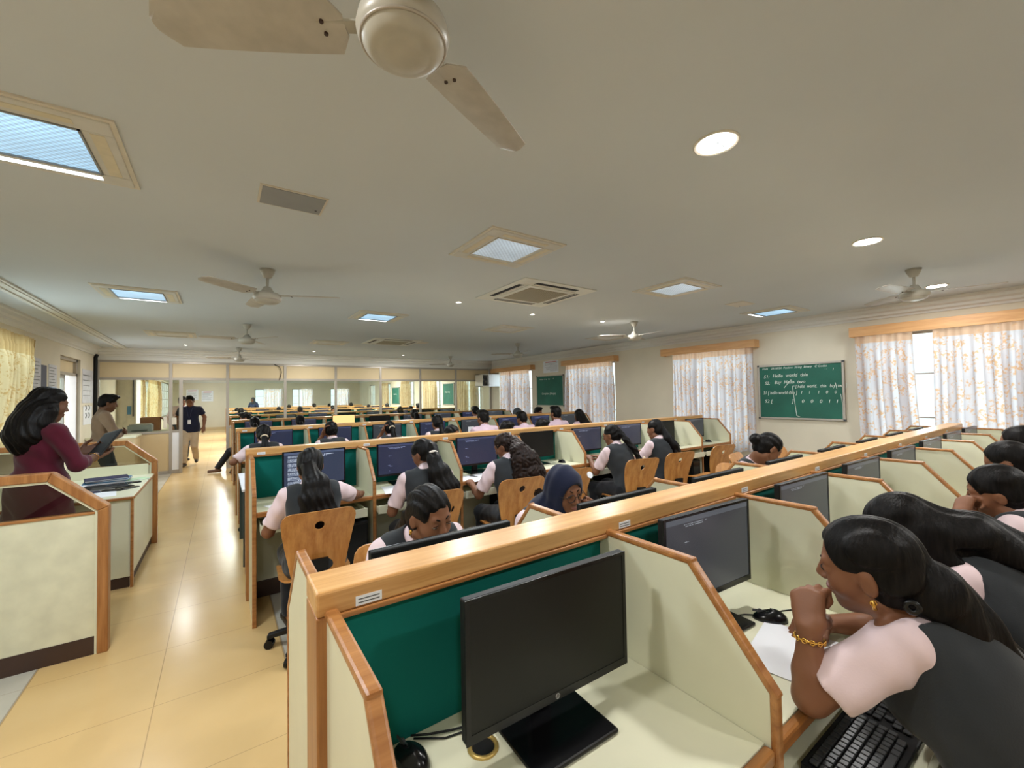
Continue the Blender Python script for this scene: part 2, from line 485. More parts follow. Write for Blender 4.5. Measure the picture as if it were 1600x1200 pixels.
def curtain(y0, y1, label, m, x=XR-.09, z0=.55, z1=2.31, folds=None, gather=0.0, seed=0, axis='y', name='curtain', flare=0.0):
    """pleated cloth sheet along y (or x), pleats soften towards the hem"""
    r = random.Random(seed); W = y1-y0
    folds = folds or max(4, int(W/.125)); per = 18; nu = folds*per; nv = 28
    am = [r.uniform(.75, 1.2) for _ in range(folds+1)]; wd = [r.uniform(.7, 1.3) for _ in range(folds)]; tw = sum(wd)
    def meander(t0):
        px = py = 0.0; out = [(0.0, 0.0)]; n = 90
        for i in range(n):
            th = t0*math.cos(2*PI*(i+.5)/n); px += math.cos(th)/n; py += math.sin(th)/n; out.append((px, py))
        return [out[round(i*n/per)] for i in range(per)], px
    tabs = [meander(t0) for t0 in (.75, 1.15, 1.45, 1.6)]
    vs = []; fs = []
    for j in range(nv+1):
        v = j/nv
        tab, L = tabs[min(3, int(v*10))] if v < .4 else tabs[3] if v < .8 else tabs[2]
        x0 = 0.0; row = []
        for a in range(folds):
            wf = W*wd[a]/tw
            for (mx, my) in tab: row.append((x0 + mx/L*wf, my/L*wf*am[a]*(1 + .18*math.sin(3*v + a))))
            x0 += wf
        row.append((W, 0.0))
        for i, (yy, off) in enumerate(row):
            k = i/per
            off = min(.052, off) + .012*math.sin(1.3*k + 3*v) - .03
            y = (yy/W-.5)*W*(1 - gather*math.sin(PI*v*.9)) + .010*math.sin(5*v + k*.9)*v + flare*v*v
            z = z1-(z1-z0)*v
            if j == nv: z += .012*math.sin(2.1*k)
            vs.append((off, y, z) if axis == 'y' else (y, off, z))
    for j in range(nv):
        for i in range(nu):
            a = j*(nu+1)+i
            fs.append((a, a+1, a+nu+2, a+nu+1))
    loc = (x, (y0+y1)/2, 0) if axis == 'y' else ((y0+y1)/2, x, 0)
    o = MB().add(vs, fs).build(name, m, smooth=True, loc=loc, recalc=False)
    return tag(o, label, 'curtain', 'window curtains')
curtain(-.35, 1.22, 'wide pale floral curtain at the window beyond the chalkboard with sums, past the gap', M['curtain'], seed=1)
curtain(1.40, 1.98, 'narrow floral curtain panel just beside the chalkboard with sums', M['curtain'], seed=2, flare=-.05)
curtain(3.32, 4.40, 'pale floral curtain panel covering most of the window behind the empty end booths', M['curtain'], seed=3)
curtain(4.40, 4.80, 'slim bunched curtain panel beside the bare window strip behind the bench', M['curtain'], seed=4, folds=5)
curtain(6.30, 7.10, 'floral curtain panel next to the blank wall, its light side', M['curtain'], seed=5)
curtain(7.08, 7.85, 'floral curtain panel next to the small chalkboard', M['curtain'], seed=6)
curtain(9.38, 10.35, 'floral curtain panel past the small chalkboard, by its frame', M['curtain'], seed=7)
curtain(10.3, 10.85, 'tightly gathered curtain panel near the white wall unit', M['curtain'], seed=8, folds=6)
for i, (a, b) in enumerate(((12.3, 12.75), (13.05, 13.75), (15.6, 16.9), (18.5, 19.6), (21.6, 22.8))):
    curtain(a, b, ('dark bunched curtain just beyond the partition end', 'beige curtain beyond the glass before the first far chalkboard', 'beige curtain seen through glass after the larger far chalkboard',
                   'beige curtain through the glass before the smallest far chalkboard', 'brownish curtain through the glass after the smallest far chalkboard')[i], M['curtaindim'], seed=20+i, z1=2.30)
curtain(6.9, 8.10, 'gold floral curtain at the side window behind the woman in maroon, swept outward', M['curtaingold'], x=XL+.09, z0=1.08, z1=2.40, seed=31, gather=.25, flare=-.32)
curtain(14.6, 17.4, 'gold curtain behind the glass above the grey printer', M['curtaingold'], x=XL+.1, z0=.85, z1=2.32, seed=33)
curtain(18.3, 21.6, 'gold curtain behind the glass above the cardboard box', M['curtaingold'], x=XL+.1, z0=.85, z1=2.32, seed=34)
for i, (a, b) in enumerate(((1.95, 2.9), (3.85, 4.5), (5.85, 6.6))):
    curtain(a, b, ('white curtain on the far wall by the standing hooded figure', 'white curtain at the middle far window', 'white curtain at the far window closest to the corner')[i], M['curtain'], x=YF-.08, z0=.8, z1=2.15, seed=41+i, axis='x')

# ------------------------------------------------------------------ chalkboards, notices, wall units
def text(body, size, loc, parent, m='chalk', name='chalk_writing', rot=(PI/2, 0, -PI/2), shear=.18, sx=1.0, align='LEFT'):
    cu = bpy.data.curves.new(name, 'FONT'); cu.body = body; cu.size = size; cu.shear = shear; cu.extrude = .0006; cu.resolution_u = 2
    cu.align_x = align
    cu.materials.append(M[m])
    tmp = bpy.data.objects.new(name, cu); C.objects.link(tmp)
    me = bpy.data.meshes.new_from_object(tmp.evaluated_get(bpy.context.evaluated_depsgraph_get()))
    bpy.data.objects.remove(tmp)
    if not len(me.materials): me.materials.append(M[m])
    me.name = name
    o = bpy.data.objects.new(name, me); o.location = loc; o.rotation_euler = rot; o.scale = (sx, 1, 1)
    return link(o, parent)

def chalkboard(y0, y1, z0, z1, label, fw=.028, tilt=0.0, frame='alu'):
    t = thing('chalkboard', label, 'chalkboard', (XR, (y0+y1)/2, (z0+z1)/2))
    t.rotation_euler = (tilt, 0, 0)
    w, h = (y1-y0)/2, (z1-z0)/2
    box('writing_surface', M['board'], -.022, -.006, -w, w, -h, h, t)
    mb = MB()
    mb.box(-.034, -.002, -w, w, h-fw, h).box(-.034, -.002, -w, w, -h, -h+fw).box(-.034, -.002, -w, -w+fw, -h, h).box(-.034, -.002, w-fw, w, -h, h)
    mb.build('frame', M[frame], t, .003)
    mb = MB()
    for sy in (-1, 1):
        for sz in (-1, 1): mb.box(-.037, -.001, sy*w-.024*(sy > 0)-.002, sy*w+.024*(sy < 0)+.002, sz*h-.024*(sz > 0)-.002, sz*h+.024*(sz < 0)+.002)
    mb.build('corner_cap', M['dkgrey'], t)
    return t, w, h
cb, w, h = chalkboard(2.14, 3.295, 1.105, 1.965, 'green chalkboard with chalk sentences and a matrix of ones and zeros')
X0 = -.0235
def cw(s, u, v, size, sx=1.0, sh=.2):      # u,v: fraction of the board from the top corner nearest the windows' start
    return text(s, size, (X0, w - u*2*w, h - v*2*h), cb, sx=sx, shear=sh)
cw('Date    25/10/24  Positive  String  Binary   C Codes', .06, .085, .046, .92, .3)
cw('S1:', .075, .245, .072); cw('Hello  world  thin', .19, .235, .075, .9)
cw('S2:', .085, .365, .068); cw('Bay  Hello  two', .21, .355, .075, .9)
cw('S1 [ hello world thin ]', .065, .545, .075, .72)
cw('S2 [', .08, .70, .072); cw(']', .415, .70, .075)
cw('[ hello  world.   thin   bay  two ]', .465, .435, .068, .72)
for k, (a, b) in enumerate(zip('11100', '00011')):
    cw(a, (.52, .61, .71, .80, .89)[k], .54, .06); cw(b, (.53, .63, .73, .82, .90)[k], .70, .07)
cw('1', .875, .155, .05); cw('. .', .80, .13, .04)
mb = MB()
def stroke(pts, r=.0035): mb.tube([(X0, w-u*2*w, h-v*2*h) for u, v in pts], r, 4)
stroke([(.455, .40), (.43, .40), (.445, .60), (.47, .93), (.51, .95)]); stroke([(.955, .55), (.972, .72), (.970, .975), (.88, .975)])
stroke([(.42, .28), (.33, .43)]); stroke([(.905, .36), (.92, .47)])
mb.build('chalk_bracket', M['chalk'], cb)
cb2, w, h = chalkboard(8.03, 9.15, 1.245, 2.065, 'small dark green chalkboard with two faint chalk lines, between two curtained windows', .022)
text('Compiler  (Design)', .075, (X0, .34, -.10), cb2); text('Random  Array   Cpy        11', .05, (X0, .42, .30), cb2, shear=.3)
for i, (a, b, z0, z1) in enumerate(((14.2, 15.15, 1.22, 2.06), (20.1, 21.2, 1.2, 2.05))):
    cb3, w, h = chalkboard(a, b, z0, z1, ('larger chalkboard seen through the partition glass', 'smallest chalkboard seen through the partition glass')[i], .025)
    text('Data  Array', .09, (X0, .3, .05), cb3)

def notice(name, loc, wy, hz, label, m='white', axis=1, lines=8, header=None, cat='notice'):
    """sheet on a wall; axis=-1 wall_right (faces -x), 1 wall_left (faces +x), 0 far wall (faces -y)"""
    t = thing(name, label, cat, loc)
    mb = MB(); ln = MB()
    def b(k, a0, a1, c0, c1, t0, t1):
        if axis == 0: k.box(a0, a1, -t1, -t0, c0, c1)
        elif axis > 0: k.box(t0, t1, a0, a1, c0, c1)
        else: k.box(-t1, -t0, a0, a1, c0, c1)
    b(mb, -wy/2, wy/2, -hz/2, hz/2, .001, .006)
    mb.build('sheet', M[m], t)
    r = random.Random(len(label))
    if lines:
        for i in range(lines):
            z = hz/2 - hz*(i+1.2)/(lines+1.6)
            l = r.uniform(.5, .85)*wy
            b(ln, -wy*.44, -wy*.44+l, z, z+hz*.018, .006, .0075)
        ln.build('printed_lines', M['dkgrey'], t)
    if header:
        hd = MB(); b(hd, -wy*.35, wy*.35, hz*.36, hz*.42, .006, .008); hd.build('heading', M[header], t)
    return t
M['red'] = plain('red_print', srgb(190, 70, 60), .6)
M['paleposter'] = plain('pale_printed_sheet', srgb(206, 206, 212), .6, .08, 12)
notice('notice', (XR, 8.55, 2.30), .62, .32, 'white printed notice on the wall above the small chalkboard', axis=-1, header='red')
notice('poster', (XL, 8.35, 1.92), .30, .52, 'tall pale poster beside the gold curtain', 'paleposter', 1, 9)
notice('poster', (XL, 8.62, 1.90), .22, .40, 'dark navy poster hung between two pale sheets', 'navyposter', 1, 0)
notice('poster', (XL, 9.0, 1.88), .36, .50, 'white printed poster between the navy poster and the side door', 'paleposter', 1, 10)
notice('poster', (XL, 10.98, 1.86), .74, .62, 'pale blue map poster between the side door and the partition', 'paleposter', 1, 5)
pp = notice('poster', (XL, 10.98, 1.32), .6, .34, 'white sign with black double arrows under the map poster', 'white', 1, 0)
mb = MB()
for y in (-.12, .1):
    for z in (.09, -.05):
        mb.prism([(y-.05, z), (y, z), (y+.05, z+.05), (y, z+.1), (y-.05, z+.1), (y, z+.05)], 'yz', .006, .009)
mb.build('arrow', M['black'], pp)
notice('notice', (-1.26, YF, 1.86), .5, .55, 'printed notice on the far wall above the man in navy', axis=0, header='red')
notice('notice', (-.62, YF, 1.78), .5, .55, 'second printed notice on the far wall, beside the partition post', axis=0, header='red')
tag(MB().tube([(XL+.04, 11.45, 2.50), (XL+.03, 11.42, 2.44), (XL+.03, 11.42, 2.3), (XL+.03, 11.42, 1.2)], .03, 8).build('conduit', M['black'], smooth=True),
    'thick black conduit down the wall corner beside the partition', 'pipe')
t = thing('wall_unit', 'white boxy air unit with dark open side at the end of the partition', 'air conditioner', (7.0, 11.28, 2.02))
MB().box(-.16, .24, -.22, .22, -.18, .20).build('casing', M['white'], t, .01)
MB().box(-.40, -.16, -.22, .22, -.18, -.165).box(-.40, -.16, -.22, .22, .185, .20).box(-.40, -.385, -.22, .22, -.18, .2).build('open_frame', M['whitep'], t)
MB().box(-.36, -.18, -.12, .14, -.14, .13).tube([(-.34, -.15, .12), (-.28, -.2, 0), (-.2, -.16, -.12)], .015).build('compressor', M['dkgrey'], t, .015)
MB().box(-.03, .0, .0, .03, .2, .38).build('bracket', M['alu'], t)
M['switch'] = plain('switch_plate', srgb(220, 214, 200), .4)

# things on the sill and floor beyond the glass
t = thing('side_cabinet', 'low beige cabinet under the partition glass, beside the man in the tan shirt', 'cabinet', (-1.72, 11.16, 0))
box('body', M['lowpanel'], -.34, .34, -.32, .32, .08, .86, t, .004); box('cabinet_top', M['cream'], -.345, .36, -.35, .35, .86, .9, t, .004); box('plinth', M['kick'], -.32, .32, -.3, .3, 0, .08, t)
t = thing('tall_cabinet', 'tall white cabinet with dark conduit and switch, behind the glass beside the curtains', 'cabinet', (XL+.17, 14.0, 0))
MB().box(-.17, .17, -.35, .35, 0, 2.2).build('body', M['whitep'], t, .006); MB().tube([(.13, -.37, 2.2), (.13, -.37, 1.2)], .015, 8).build('conduit', M['dkgrey'], t); MB().box(.02, .09, -.362, -.35, 1.25, 1.45).build('switch', M['bluefolder'], t)
box('door', M['white'], .17, .18, -.33, .33, .08, 2.15, t)
t = thing('printer_table', 'long table behind the glass carrying printer and box', 'table', (-1.42, 12.3, 0))
box('table_top', M['cream'], -.42, .42, -.42, .42, .86, .9, t, .004)
for sx in (-.38, .38):
    for sy in (-.38, .38): MB().box(sx-.02, sx+.02, sy-.02, sy+.02, 0, .86).build('leg', M['alu'], t)
t = thing('printer', 'grey flat printer on the table behind the glass', 'printer', (-1.45, 12.15, .9))
MB().box(-.2, .2, -.16, .16, 0, .15).build('body', M['greyplastic'], t, .015); MB().box(-.18, .18, -.14, .14, .15, .175).build('lid', M['alu'], t, .008); MB().box(-.13, .13, -.20, -.15, .03, .045).build('paper_tray', M['dkgrey'], t)
t = thing('cardboard_box', 'brown cardboard box behind the printer, flap open', 'box', (-1.32, 12.48, .9))
MB().box(-.17, .17, -.14, .14, 0, .30).build('carton', M['cardboard'], t); MB().prism([(.17, .30), (.19, .30), (.27, .20), (.25, .19)], 'xz', -.14, .14).build('flap', M['cardboard'], t)

# ------------------------------------------------------------------ study carrel benches
RY = [.98, 3.93, 6.85, 9.75, 12.75, 16.5, 20.4, 24.3]
DX = [.184] + [.222 + .7825*k for k in range(1, 9)]
SX = [(DX[k]+DX[k+1])/2 for k in range(8)]
X0R, X1R = .155, DX[-1]+.055
ZS, ZD, DZ = 1.168, 1.142, .775            # cap, divider and desk heights
def strip(pts, half_w, th, x):
    """wood edging following an outline in the yz plane"""
    mb = MB()
    for (a, b) in zip(pts[:-1], pts[1:]):
        d = Vector((b[0]-a[0], b[1]-a[1])).normalized(); n = Vector((-d.y, d.x))*th
        e = d*th*.42
        mb.prism([(a[0]-e.x*0, a[1]-e.y*0), (b[0]+e.x, b[1]+e.y), (b[0]+n.x+e.x, b[1]+n.y+e.y), (a[0]+n.x, a[1]+n.y)], 'yz', x-half_w, x+half_w)
    return mb
def divider_meshes():
    out = {}
    for s in (-1, 1):
        P = [(s*.03, 0), (s*.536, 0), (s*.536, .888), (s*.341, ZD-.024), (s*.03, ZD-.024)]
        a = MB().prism([(y, z) for y, z in P], 'yz', -.010, .010)
        Q = [(s*.545, 0), (s*.545, .895), (s*.345, ZD-.012), (s*.045, ZD-.012)]
        if s < 0: b = strip(Q[::-1], .0135, .018, 0)
        else: b = strip(Q, .0135, .018, 0)
        out[s] = (a, b)
    return out
_div = {}
def carrel_row(r, label, sides=(-1, 1), nseat=8, detail=True):
    yc = RY[r]
    t = thing('study_carrel_bench', label, 'desk', (0, yc, 0), 0, 'rows of study carrels')
    xe = DX[nseat]+.055
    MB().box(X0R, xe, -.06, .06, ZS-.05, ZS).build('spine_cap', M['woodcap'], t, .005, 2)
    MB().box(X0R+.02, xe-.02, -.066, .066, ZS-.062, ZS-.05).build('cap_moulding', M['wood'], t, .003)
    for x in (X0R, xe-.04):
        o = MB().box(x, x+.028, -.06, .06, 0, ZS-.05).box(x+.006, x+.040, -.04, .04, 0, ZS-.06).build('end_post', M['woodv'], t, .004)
    box('core_panel', M['cream'], X0R+.03, xe-.03, -.022, .022, .02, ZS-.06, t)
    for s in sides:
        for k in range(nseat+1):
            if s not in _div:
                a, b = divider_meshes()[s]
                p = a.build('divider', M['cream'], t); q = b.build('edge_band', M['wood'], p, .006)
                _div[s] = (p, q)
            else:
                p0, q0 = _div[s]
                p = link(bpy.data.objects.new('divider', p0.data), t); q = link(bpy.data.objects.new('edge_band', q0.data), p)
            p.location = (DX[k], 0, 0)
        for k in range(nseat):
            a, b = DX[k]+.012, DX[k+1]-.012
            key = ('cell', s)
            if key not in _div:
                w = (b-a)/2; ys = sorted((s*.022, s*.030))
                g = MB().box(-w, w, ys[0], ys[1], DZ, ZS-.062).build('felt_panel', M['green'], t)
                yd = sorted((s*.031, s*.515)); yn = sorted((s*.515, s*.538))
                de = MB().box(-w, w, yd[0], yd[1], DZ-.025, DZ).build('desktop', M['cream'], t)
                ne = MB().box(-w, w, yn[0], yn[1], DZ-.034, DZ).build('front_edge', M['wood'], de, .007)
                ri = MB().torus((-.115, s*.155, DZ+.001), .030, .0055, n=20, m=6).build('cable_ring', M['brass'], de, smooth=True)
                ho = MB().cyl((-.115, s*.155, DZ-.002), (-.115, s*.155, DZ+.0015), .028, n=20).build('cable_hole', M['black'], de)
                yk = sorted((s*.20, s*.585)); yf = sorted((s*.585, s*.60))
                tr = MB().box(-w+.02, w-.06, yk[0], yk[1], .645, .655).box(-w+.02, -w+.03, yk[0], yk[1], .655, .69).box(w-.07, w-.06, yk[0], yk[1], .655, .69).box(-w+.02, w-.06, yf[0], yf[1], .635, .70).build('keyboard_tray', M['cream'], t, .002)
                yb = sorted((s*.023, s*.05))
                kb = MB().box(-w, w, yb[0], yb[1], 0, .12).build('kickboard', M['kick'], t)
                _div[key] = (g, de, ne, ri, tr, kb, ho)
                obs = (g, de, tr, kb)
            else:
                g0, de0, ne0, ri0, tr0, kb0, ho0 = _div[key]
                mk = lambda n, o, p: link(bpy.data.objects.new(n, o.data), p)
                g = mk('felt_panel', g0, t); de = mk('desktop', de0, t); mk('front_edge', ne0, de)
                if detail: mk('cable_ring', ri0, de); mk('cable_hole', ho0, de)
                obs = [g, de]
                if detail: obs += [mk('keyboard_tray', tr0, t), mk('kickboard', kb0, t)]
            for o in obs: o.location = ((a+b)/2, -.13 if (o.name.startswith('keyboard_tray') and r == 0 and s < 0) else 0, 0)
            if detail and r < 3 and s < 0:
                box('number_sticker', M['white'], a+.035, a+.090, -.0612, -.0602, ZS-.046, ZS-.026, t)
                mb = MB()
                for q in range(2): mb.box(a+.040, a+.085, -.0617, -.0611, ZS-.034-q*.007, ZS-.032-q*.007)
                mb.build('sticker_print', M['dkgrey'], t)
    return t
row0 = carrel_row(0, 'front bench of study carrels, its wide oak cap crossing the room')
carrel_row(1, 'second bench of study carrels, with four empty wooden chairs along it')
carrel_row(2, 'third bench of study carrels, fully occupied, pink shirts at its far end')
carrel_row(3, 'fourth bench of study carrels, with the bright orange screen, before the partition')
for r, l in ((4, 'first bench of carrels beyond the glass partition'), (5, 'second bench of carrels beyond the glass partition'), (6, 'third bench of carrels beyond the glass partition'),
             (7, 'last bench of carrels, before the far wall windows')):
    carrel_row(r, l, detail=False)

# marks on the first green panel
MB().box(.276, .284, -.0312, -.0302, 1.092, 1.106).build('paper_scrap', M['white'], row0)
MB().prism([(.330, 1.104), (.345, 1.099), (.345, 1.0975), (.330, 1.1025)], 'xz', -.0308, -.0302).prism([(.350, 1.099), (.368, 1.093), (.368, 1.0915), (.350, 1.0975)], 'xz', -.0308, -.0302).build('scratch', M['chalk'], row0)
ORD = ['first', 'second', 'third', 'fourth', 'fifth', 'sixth', 'seventh', 'eighth']
BEN = ['front bench', 'second bench', 'third bench', 'fourth bench', 'first bench beyond the glass', 'second bench beyond the glass', 'third bench beyond the glass', 'last bench']

# ------------------------------------------------------------------ monitors, mice, keyboards, towers
_mon = {}
def monitor(x, y, rz, z, scr, label, group='desktop monitors', logo=True):
    """screen faces local -y; foot on the desk"""
    t = thing('monitor', label, 'monitor', (x, y, DZ+.0012), rz, group)
    t.scale = (.925, .925, .925)
    zc = (z - DZ)/.925
    if not _mon:
        bd = MB().box(-.2545, .2545, -.012, .012, -.162, .152).build('bezel', M['black'], t, .004)
        bk = MB().prism([(-.2, -.11), (.2, -.11), (.2, .10), (-.2, .10)], 'xz', .012, .032).build('rear_shell', M['black'], t, .008)
        rim = MB().box(-.2545, .2545, -.0145, -.012, -.162, -.142).box(-.2545, .2545, -.0145, -.012, .143, .152).box(-.2545, -.2425, -.0145, -.012, -.142, .143).box(.2425, .2545, -.0145, -.012, -.142, .143).build('screen_rim', M['blackgloss'], bd)
        sc = MB().box(-.2424, .2424, -.0132, -.0122, -.1419, .1429).build('screen', M['scr_off'], t)
        lg = MB().torus((0, -.0148, -.152), .0058, .0011, (0, 1, 0), 14, 5).box(-.003, -.0016, -.0152, -.0145, -.155, -.149).box(.0012, .0026, -.0152, -.0145, -.155, -.149).build('logo_badge', M['silver'], bd)
        _mon.update(bd=bd, bk=bk, rim=rim, sc=sc, lg=lg)
        nk = MB().prism([(.032, .30), (.052, .30), (.085, .012), (.060, .012)], 'yz', -.035, .035).build('stand_neck', M['black'], t, .006)
        bs = MB().prism([(-.125, -.10), (.125, -.10), (.125, .11), (-.125, .11)], 'xy', 0, .012).build('stand_base', M['blackgloss'], t, .005)
        _mon.update(nk=nk, bs=bs)
    else:
        mk = lambda n, k, p: link(bpy.data.objects.new(n, _mon[k].data), p)
        bd = mk('bezel', 'bd', t); bk = mk('rear_shell', 'bk', t); mk('screen_rim', 'rim', bd); sc = mk('screen', 'sc', t)
        if logo: mk('logo_badge', 'lg', bd)
        nk = mk('stand_neck', 'nk', t); bs = mk('stand_base', 'bs', t)
    for o in (bd, bk, sc): o.location.z = zc
    sc.material_slots[0].link = 'OBJECT'; sc.material_slots[0].material = M[scr]
    return t
mz = 1.0
monitor(.640, .768, -.03, mz, 'scr_off', 'black monitor with blank screen in the end booth of the front bench, beside the mouse', )
monitor(1.355, .80, -.06, 1.022, 'scr_grey', 'monitor with faint grey editor text, before the girl resting chin on fist')
for k, lb in ((2, 'monitor edge sticking up by the bowed girl with long loose hair'), (3, 'monitor in the booth of the girl with the silver bracelet'), (4, 'monitor in the fifth booth of the front bench, past the silver bracelet girl'),
              (5, 'monitor in the sixth booth of the front bench'), (6, 'monitor in the seventh booth of the front bench'), (7, 'monitor in the last booth of the front bench, by the window curtain')):
    monitor(SX[k]-.02, .81, -.04, 1.02, 'scr_grey', lb)
for k, lb in enumerate(('back of the black monitor hiding the mouth of the girl bent over it', 'back of the monitor before the girl in navy headscarf', 'back of the monitor, third booth, far side of the front bench',
              'back of the monitor, fourth booth, far side of the front bench', 'back of the monitor before the girl with a dark bun bowed low', 'back of the monitor, sixth booth, far side of the front bench',
              'back of the monitor, seventh booth, far side of the front bench', 'back of the monitor, last booth, far side of the front bench')):
    monitor(SX[k]-.02, 1.195, PI, .988, 'scr_grey', lb)
sc2 = ['scr_doc', 'scr_navy', 'scr_navy', 'scr_off', 'scr_dark', 'scr_dark', 'scr_off', 'scr_grey']
ds2 = ['wide split document on the screen before the girl with low wavy ponytail', 'navy editor screen before the girl with a white hair band', 'navy editor screen before the girl with very curly hair',
       'blank black screen in the empty booth past the navy headscarf', 'dark editor screen before the girl with a white flower clip', 'dark editor screen before the girl with the low curled ponytail',
       'blank screen in the seventh booth of the second bench, nobody seated', 'screen in the very last booth of the second bench, edge on']
for k in range(8):
    monitor(SX[k]+(-.03 if k else .03), 3.93-.20, (.02, -.05, -.05, 0, -.05, -.05, 0, 0)[k], 1.0, sc2[k], 'monitor: '+ds2[k], logo=False)
ds3 = ['navy screen before the girl with hair clip, aisle end of third bench', 'navy screen before the girl touching her cheek, third bench', 'greyish screen before the small ponytail girl, third bench',
       'navy screen before the girl with long thick plait, third bench', 'grey screen with a white paper stuck on, before a pink shirted student', 'blue lit screen before the second pink shirted student',
       'blue lit screen before the upright student in pink with short hair', 'plain grey screen before the long haired student in pink at the bench end']
for k in range(8):
    monitor(SX[k], 6.85-.20, 0, .99, ('scr_navy', 'scr_navy', 'scr_grey', 'scr_navy', 'scr_grey', 'scr_navy', 'scr_navy', 'scr_grey')[k], 'monitor: '+ds3[k], logo=False)
tag(box('taped_paper', M['white'], SX[4]-.10, SX[4]+.02, 6.85-.2162, 6.85-.2150, .90, 1.0), 'white paper stuck on the grey screen before a pink shirted student', 'paper')
for k in range(8):
    monitor(SX[k], 9.75-.20, 0, 1.0 if k != 2 else 1.05, ('scr_dark', 'scr_dark', 'scr_orange', 'scr_off', 'scr_grey', 'scr_grey', 'scr_navy', 'scr_grey')[k],
            ('monitor glowing plain orange, fourth bench' if k == 2 else 'monitor in the %s booth from the aisle, fourth bench before the glass' % ORD[k]), logo=False)
for r in (4, 5, 6):
    for k in range(8):
        monitor(SX[k], RY[r]-.20, 0, 1.0, ('scr_grey', 'scr_off', 'scr_dark')[(k*2+r) % 3], 'monitor in the %s booth from the aisle, %s' % (ORD[k], BEN[r]), logo=False)

def mk_mouse():
    t = thing('mouse', '', 'computer mouse')
    mb = MB(); mb.smooth = True
    prof = []
    n = 16; vs = []; fs = []; rings = 7
    for i in range(rings+1):
        a = PI/2*i/rings
        for k in range(n):
            q = 2*PI*k/n
            vs.append((.031*math.cos(q)*math.cos(a), .054*math.sin(q)*math.cos(a)*(1-.06*math.cos(q)**2), .034*math.sin(a)**.9*(1 - .18*math.sin(q))))
    for i in range(rings):
        for k in range(n):
            l = (k+1) % n; fs.append((i*n+k, i*n+l, (i+1)*n+l, (i+1)*n+k))
    fs.append(tuple(range(n))[::-1])
    mb.add(vs, fs).build('shell', M['blackgloss'], t)
    MB().cyl((-.003, .03, .024), (.003, .03, .024), .009, n=12).build('wheel', M['dkgrey'], t)
    MB().box(-.0006, .0006, .012, .053, .022, .0305).build('button_seam', M['dkgrey'], t)
    return t
mouse = Maker(mk_mouse)
mouse((.335, .885, DZ), .25, 'black mouse by the blank monitor in the end booth of the front bench')
tag(MB().tube([(.355, .94, DZ+.01), (.39, .925, DZ+.006), (.44, .905, DZ+.005), (.49, .89, DZ+.005), (.53, .875, DZ+.003)], .0024, 6).tube([(.36, .935, DZ+.004), (.42, .895, DZ+.003), (.47, .885, DZ+.003), (.535, .868, DZ+.003)], .0022, 6).build('mouse_cable', M['black'], smooth=True),
    'thin black cable from the end booth mouse to the brass cable ring', 'cable')
mouse((1.54, .69, DZ), .6, 'black mouse on the desk beside the paper of the chin on fist girl')
tag(MB().tube([(1.40, .80, DZ+.004), (1.50, .755, DZ+.004), (1.56, .70, DZ+.004), (1.63, .69, DZ+.003), (1.69, .66, DZ+.003)], .0022, 6).build('mouse_cable', M['black'], smooth=True), 'thin black cable across the desk behind the raised fist', 'cable')
mouse((SX[3]+.24, 3.62, DZ), .1, 'black mouse in the empty booth with the blank screen, second bench')
mouse((SX[6]+.10, 3.62, DZ), .1, 'black mouse in the unoccupied seventh booth, second bench')
mouse((SX[7]+.12, 3.60, DZ), .1, 'black mouse in the last booth of the second bench')
mouse((.905, 3.50, DZ), .1, 'black mouse under the hand of the girl with low wavy ponytail')

def mk_keyboard():
    t = thing('keyboard', '', 'keyboard')
    MB().prism([(-.075, 0), (.075, 0), (.075, .020), (-.075, .012)], 'yz', -.225, .225).build('case', M['black'], t, .004)
    main = MB(); nav = MB(); num = MB()
    for j in range(6):
        y = -.058 + j*.0205; z = .0145 + (y+.06)*.055
        x = -.213
        ws = [.0187]*15
        if j == 0: ws = [.027, .023, .023, .118, .023, .023, .027]
        for w in ws:
            if x + w > .078: break
            main.box(x, x+w-.0035, y, y+.0165, z, z+.006); x += w
        x = .085
        for w in range(3):
            if j not in (2, 5) or w == 1: nav.box(x, x+.0152, y, y+.0165, z, z+.006)
            x += .0187
        x = .147
        for w in range(4):
            if x < .215: num.box(x, x+.0152, y, y+.0165, z, z+.006)
            x += .0187
    main.build('letter_keys', M['dkgrey'], t, .0012, 1); nav.build('arrow_keys', M['dkgrey'], t, .0012, 1); num.build('number_keys', M['dkgrey'], t, .0012, 1)
    return t
keyb = Maker(mk_keyboard)
keyb((1.355, .375, .656), 0, 'black keyboard on the tray under the elbow of the chin on fist girl')
for k, lb in ((3, 'keyboard on the tray of the empty booth with the blank screen'), (6, 'keyboard on the tray of the unoccupied seventh booth'), (7, 'keyboard on the tray of the last booth, second bench'), (1, 'keyboard under the arms of the girl with a white hair band')):
    keyb((SX[k]-.03, 3.44, .656), 0, 'black '+lb)

def mk_tower():
    t = thing('computer_tower', '', 'computer')
    MB().box(-.095, .095, -.21, .21, .115, .58).build('case', M['black'], t, .006)
    MB().box(-.085, .085, -.216, -.21, .13, .565).build('front_panel', M['blackgloss'], t, .003)
    MB().cyl((.0, -.218, .2), (.0, -.215, .2), .014, n=14).build('badge', M['silver'], t)
    MB().box(-.11, .11, -.2, .2, .085, .115).box(-.09, -.06, -.19, -.16, 0, .09).box(.06, .09, -.19, -.16, 0, .09).box(-.09, -.06, .16, .19, 0, .09).box(.06, .09, .16, .19, 0, .09).build('trolley', M['black'], t)
    return t
tower = Maker(mk_tower)
for k in range(8):
    tower((SX[k]+.27, 3.93-.30, 0), 0, 'black computer tower on the floor of the %s booth from the aisle, second bench' % ORD[k])
tower((SX[0]+.27, 1.30, 0), PI, 'black computer tower on the floor, end booth, far side of the front bench')

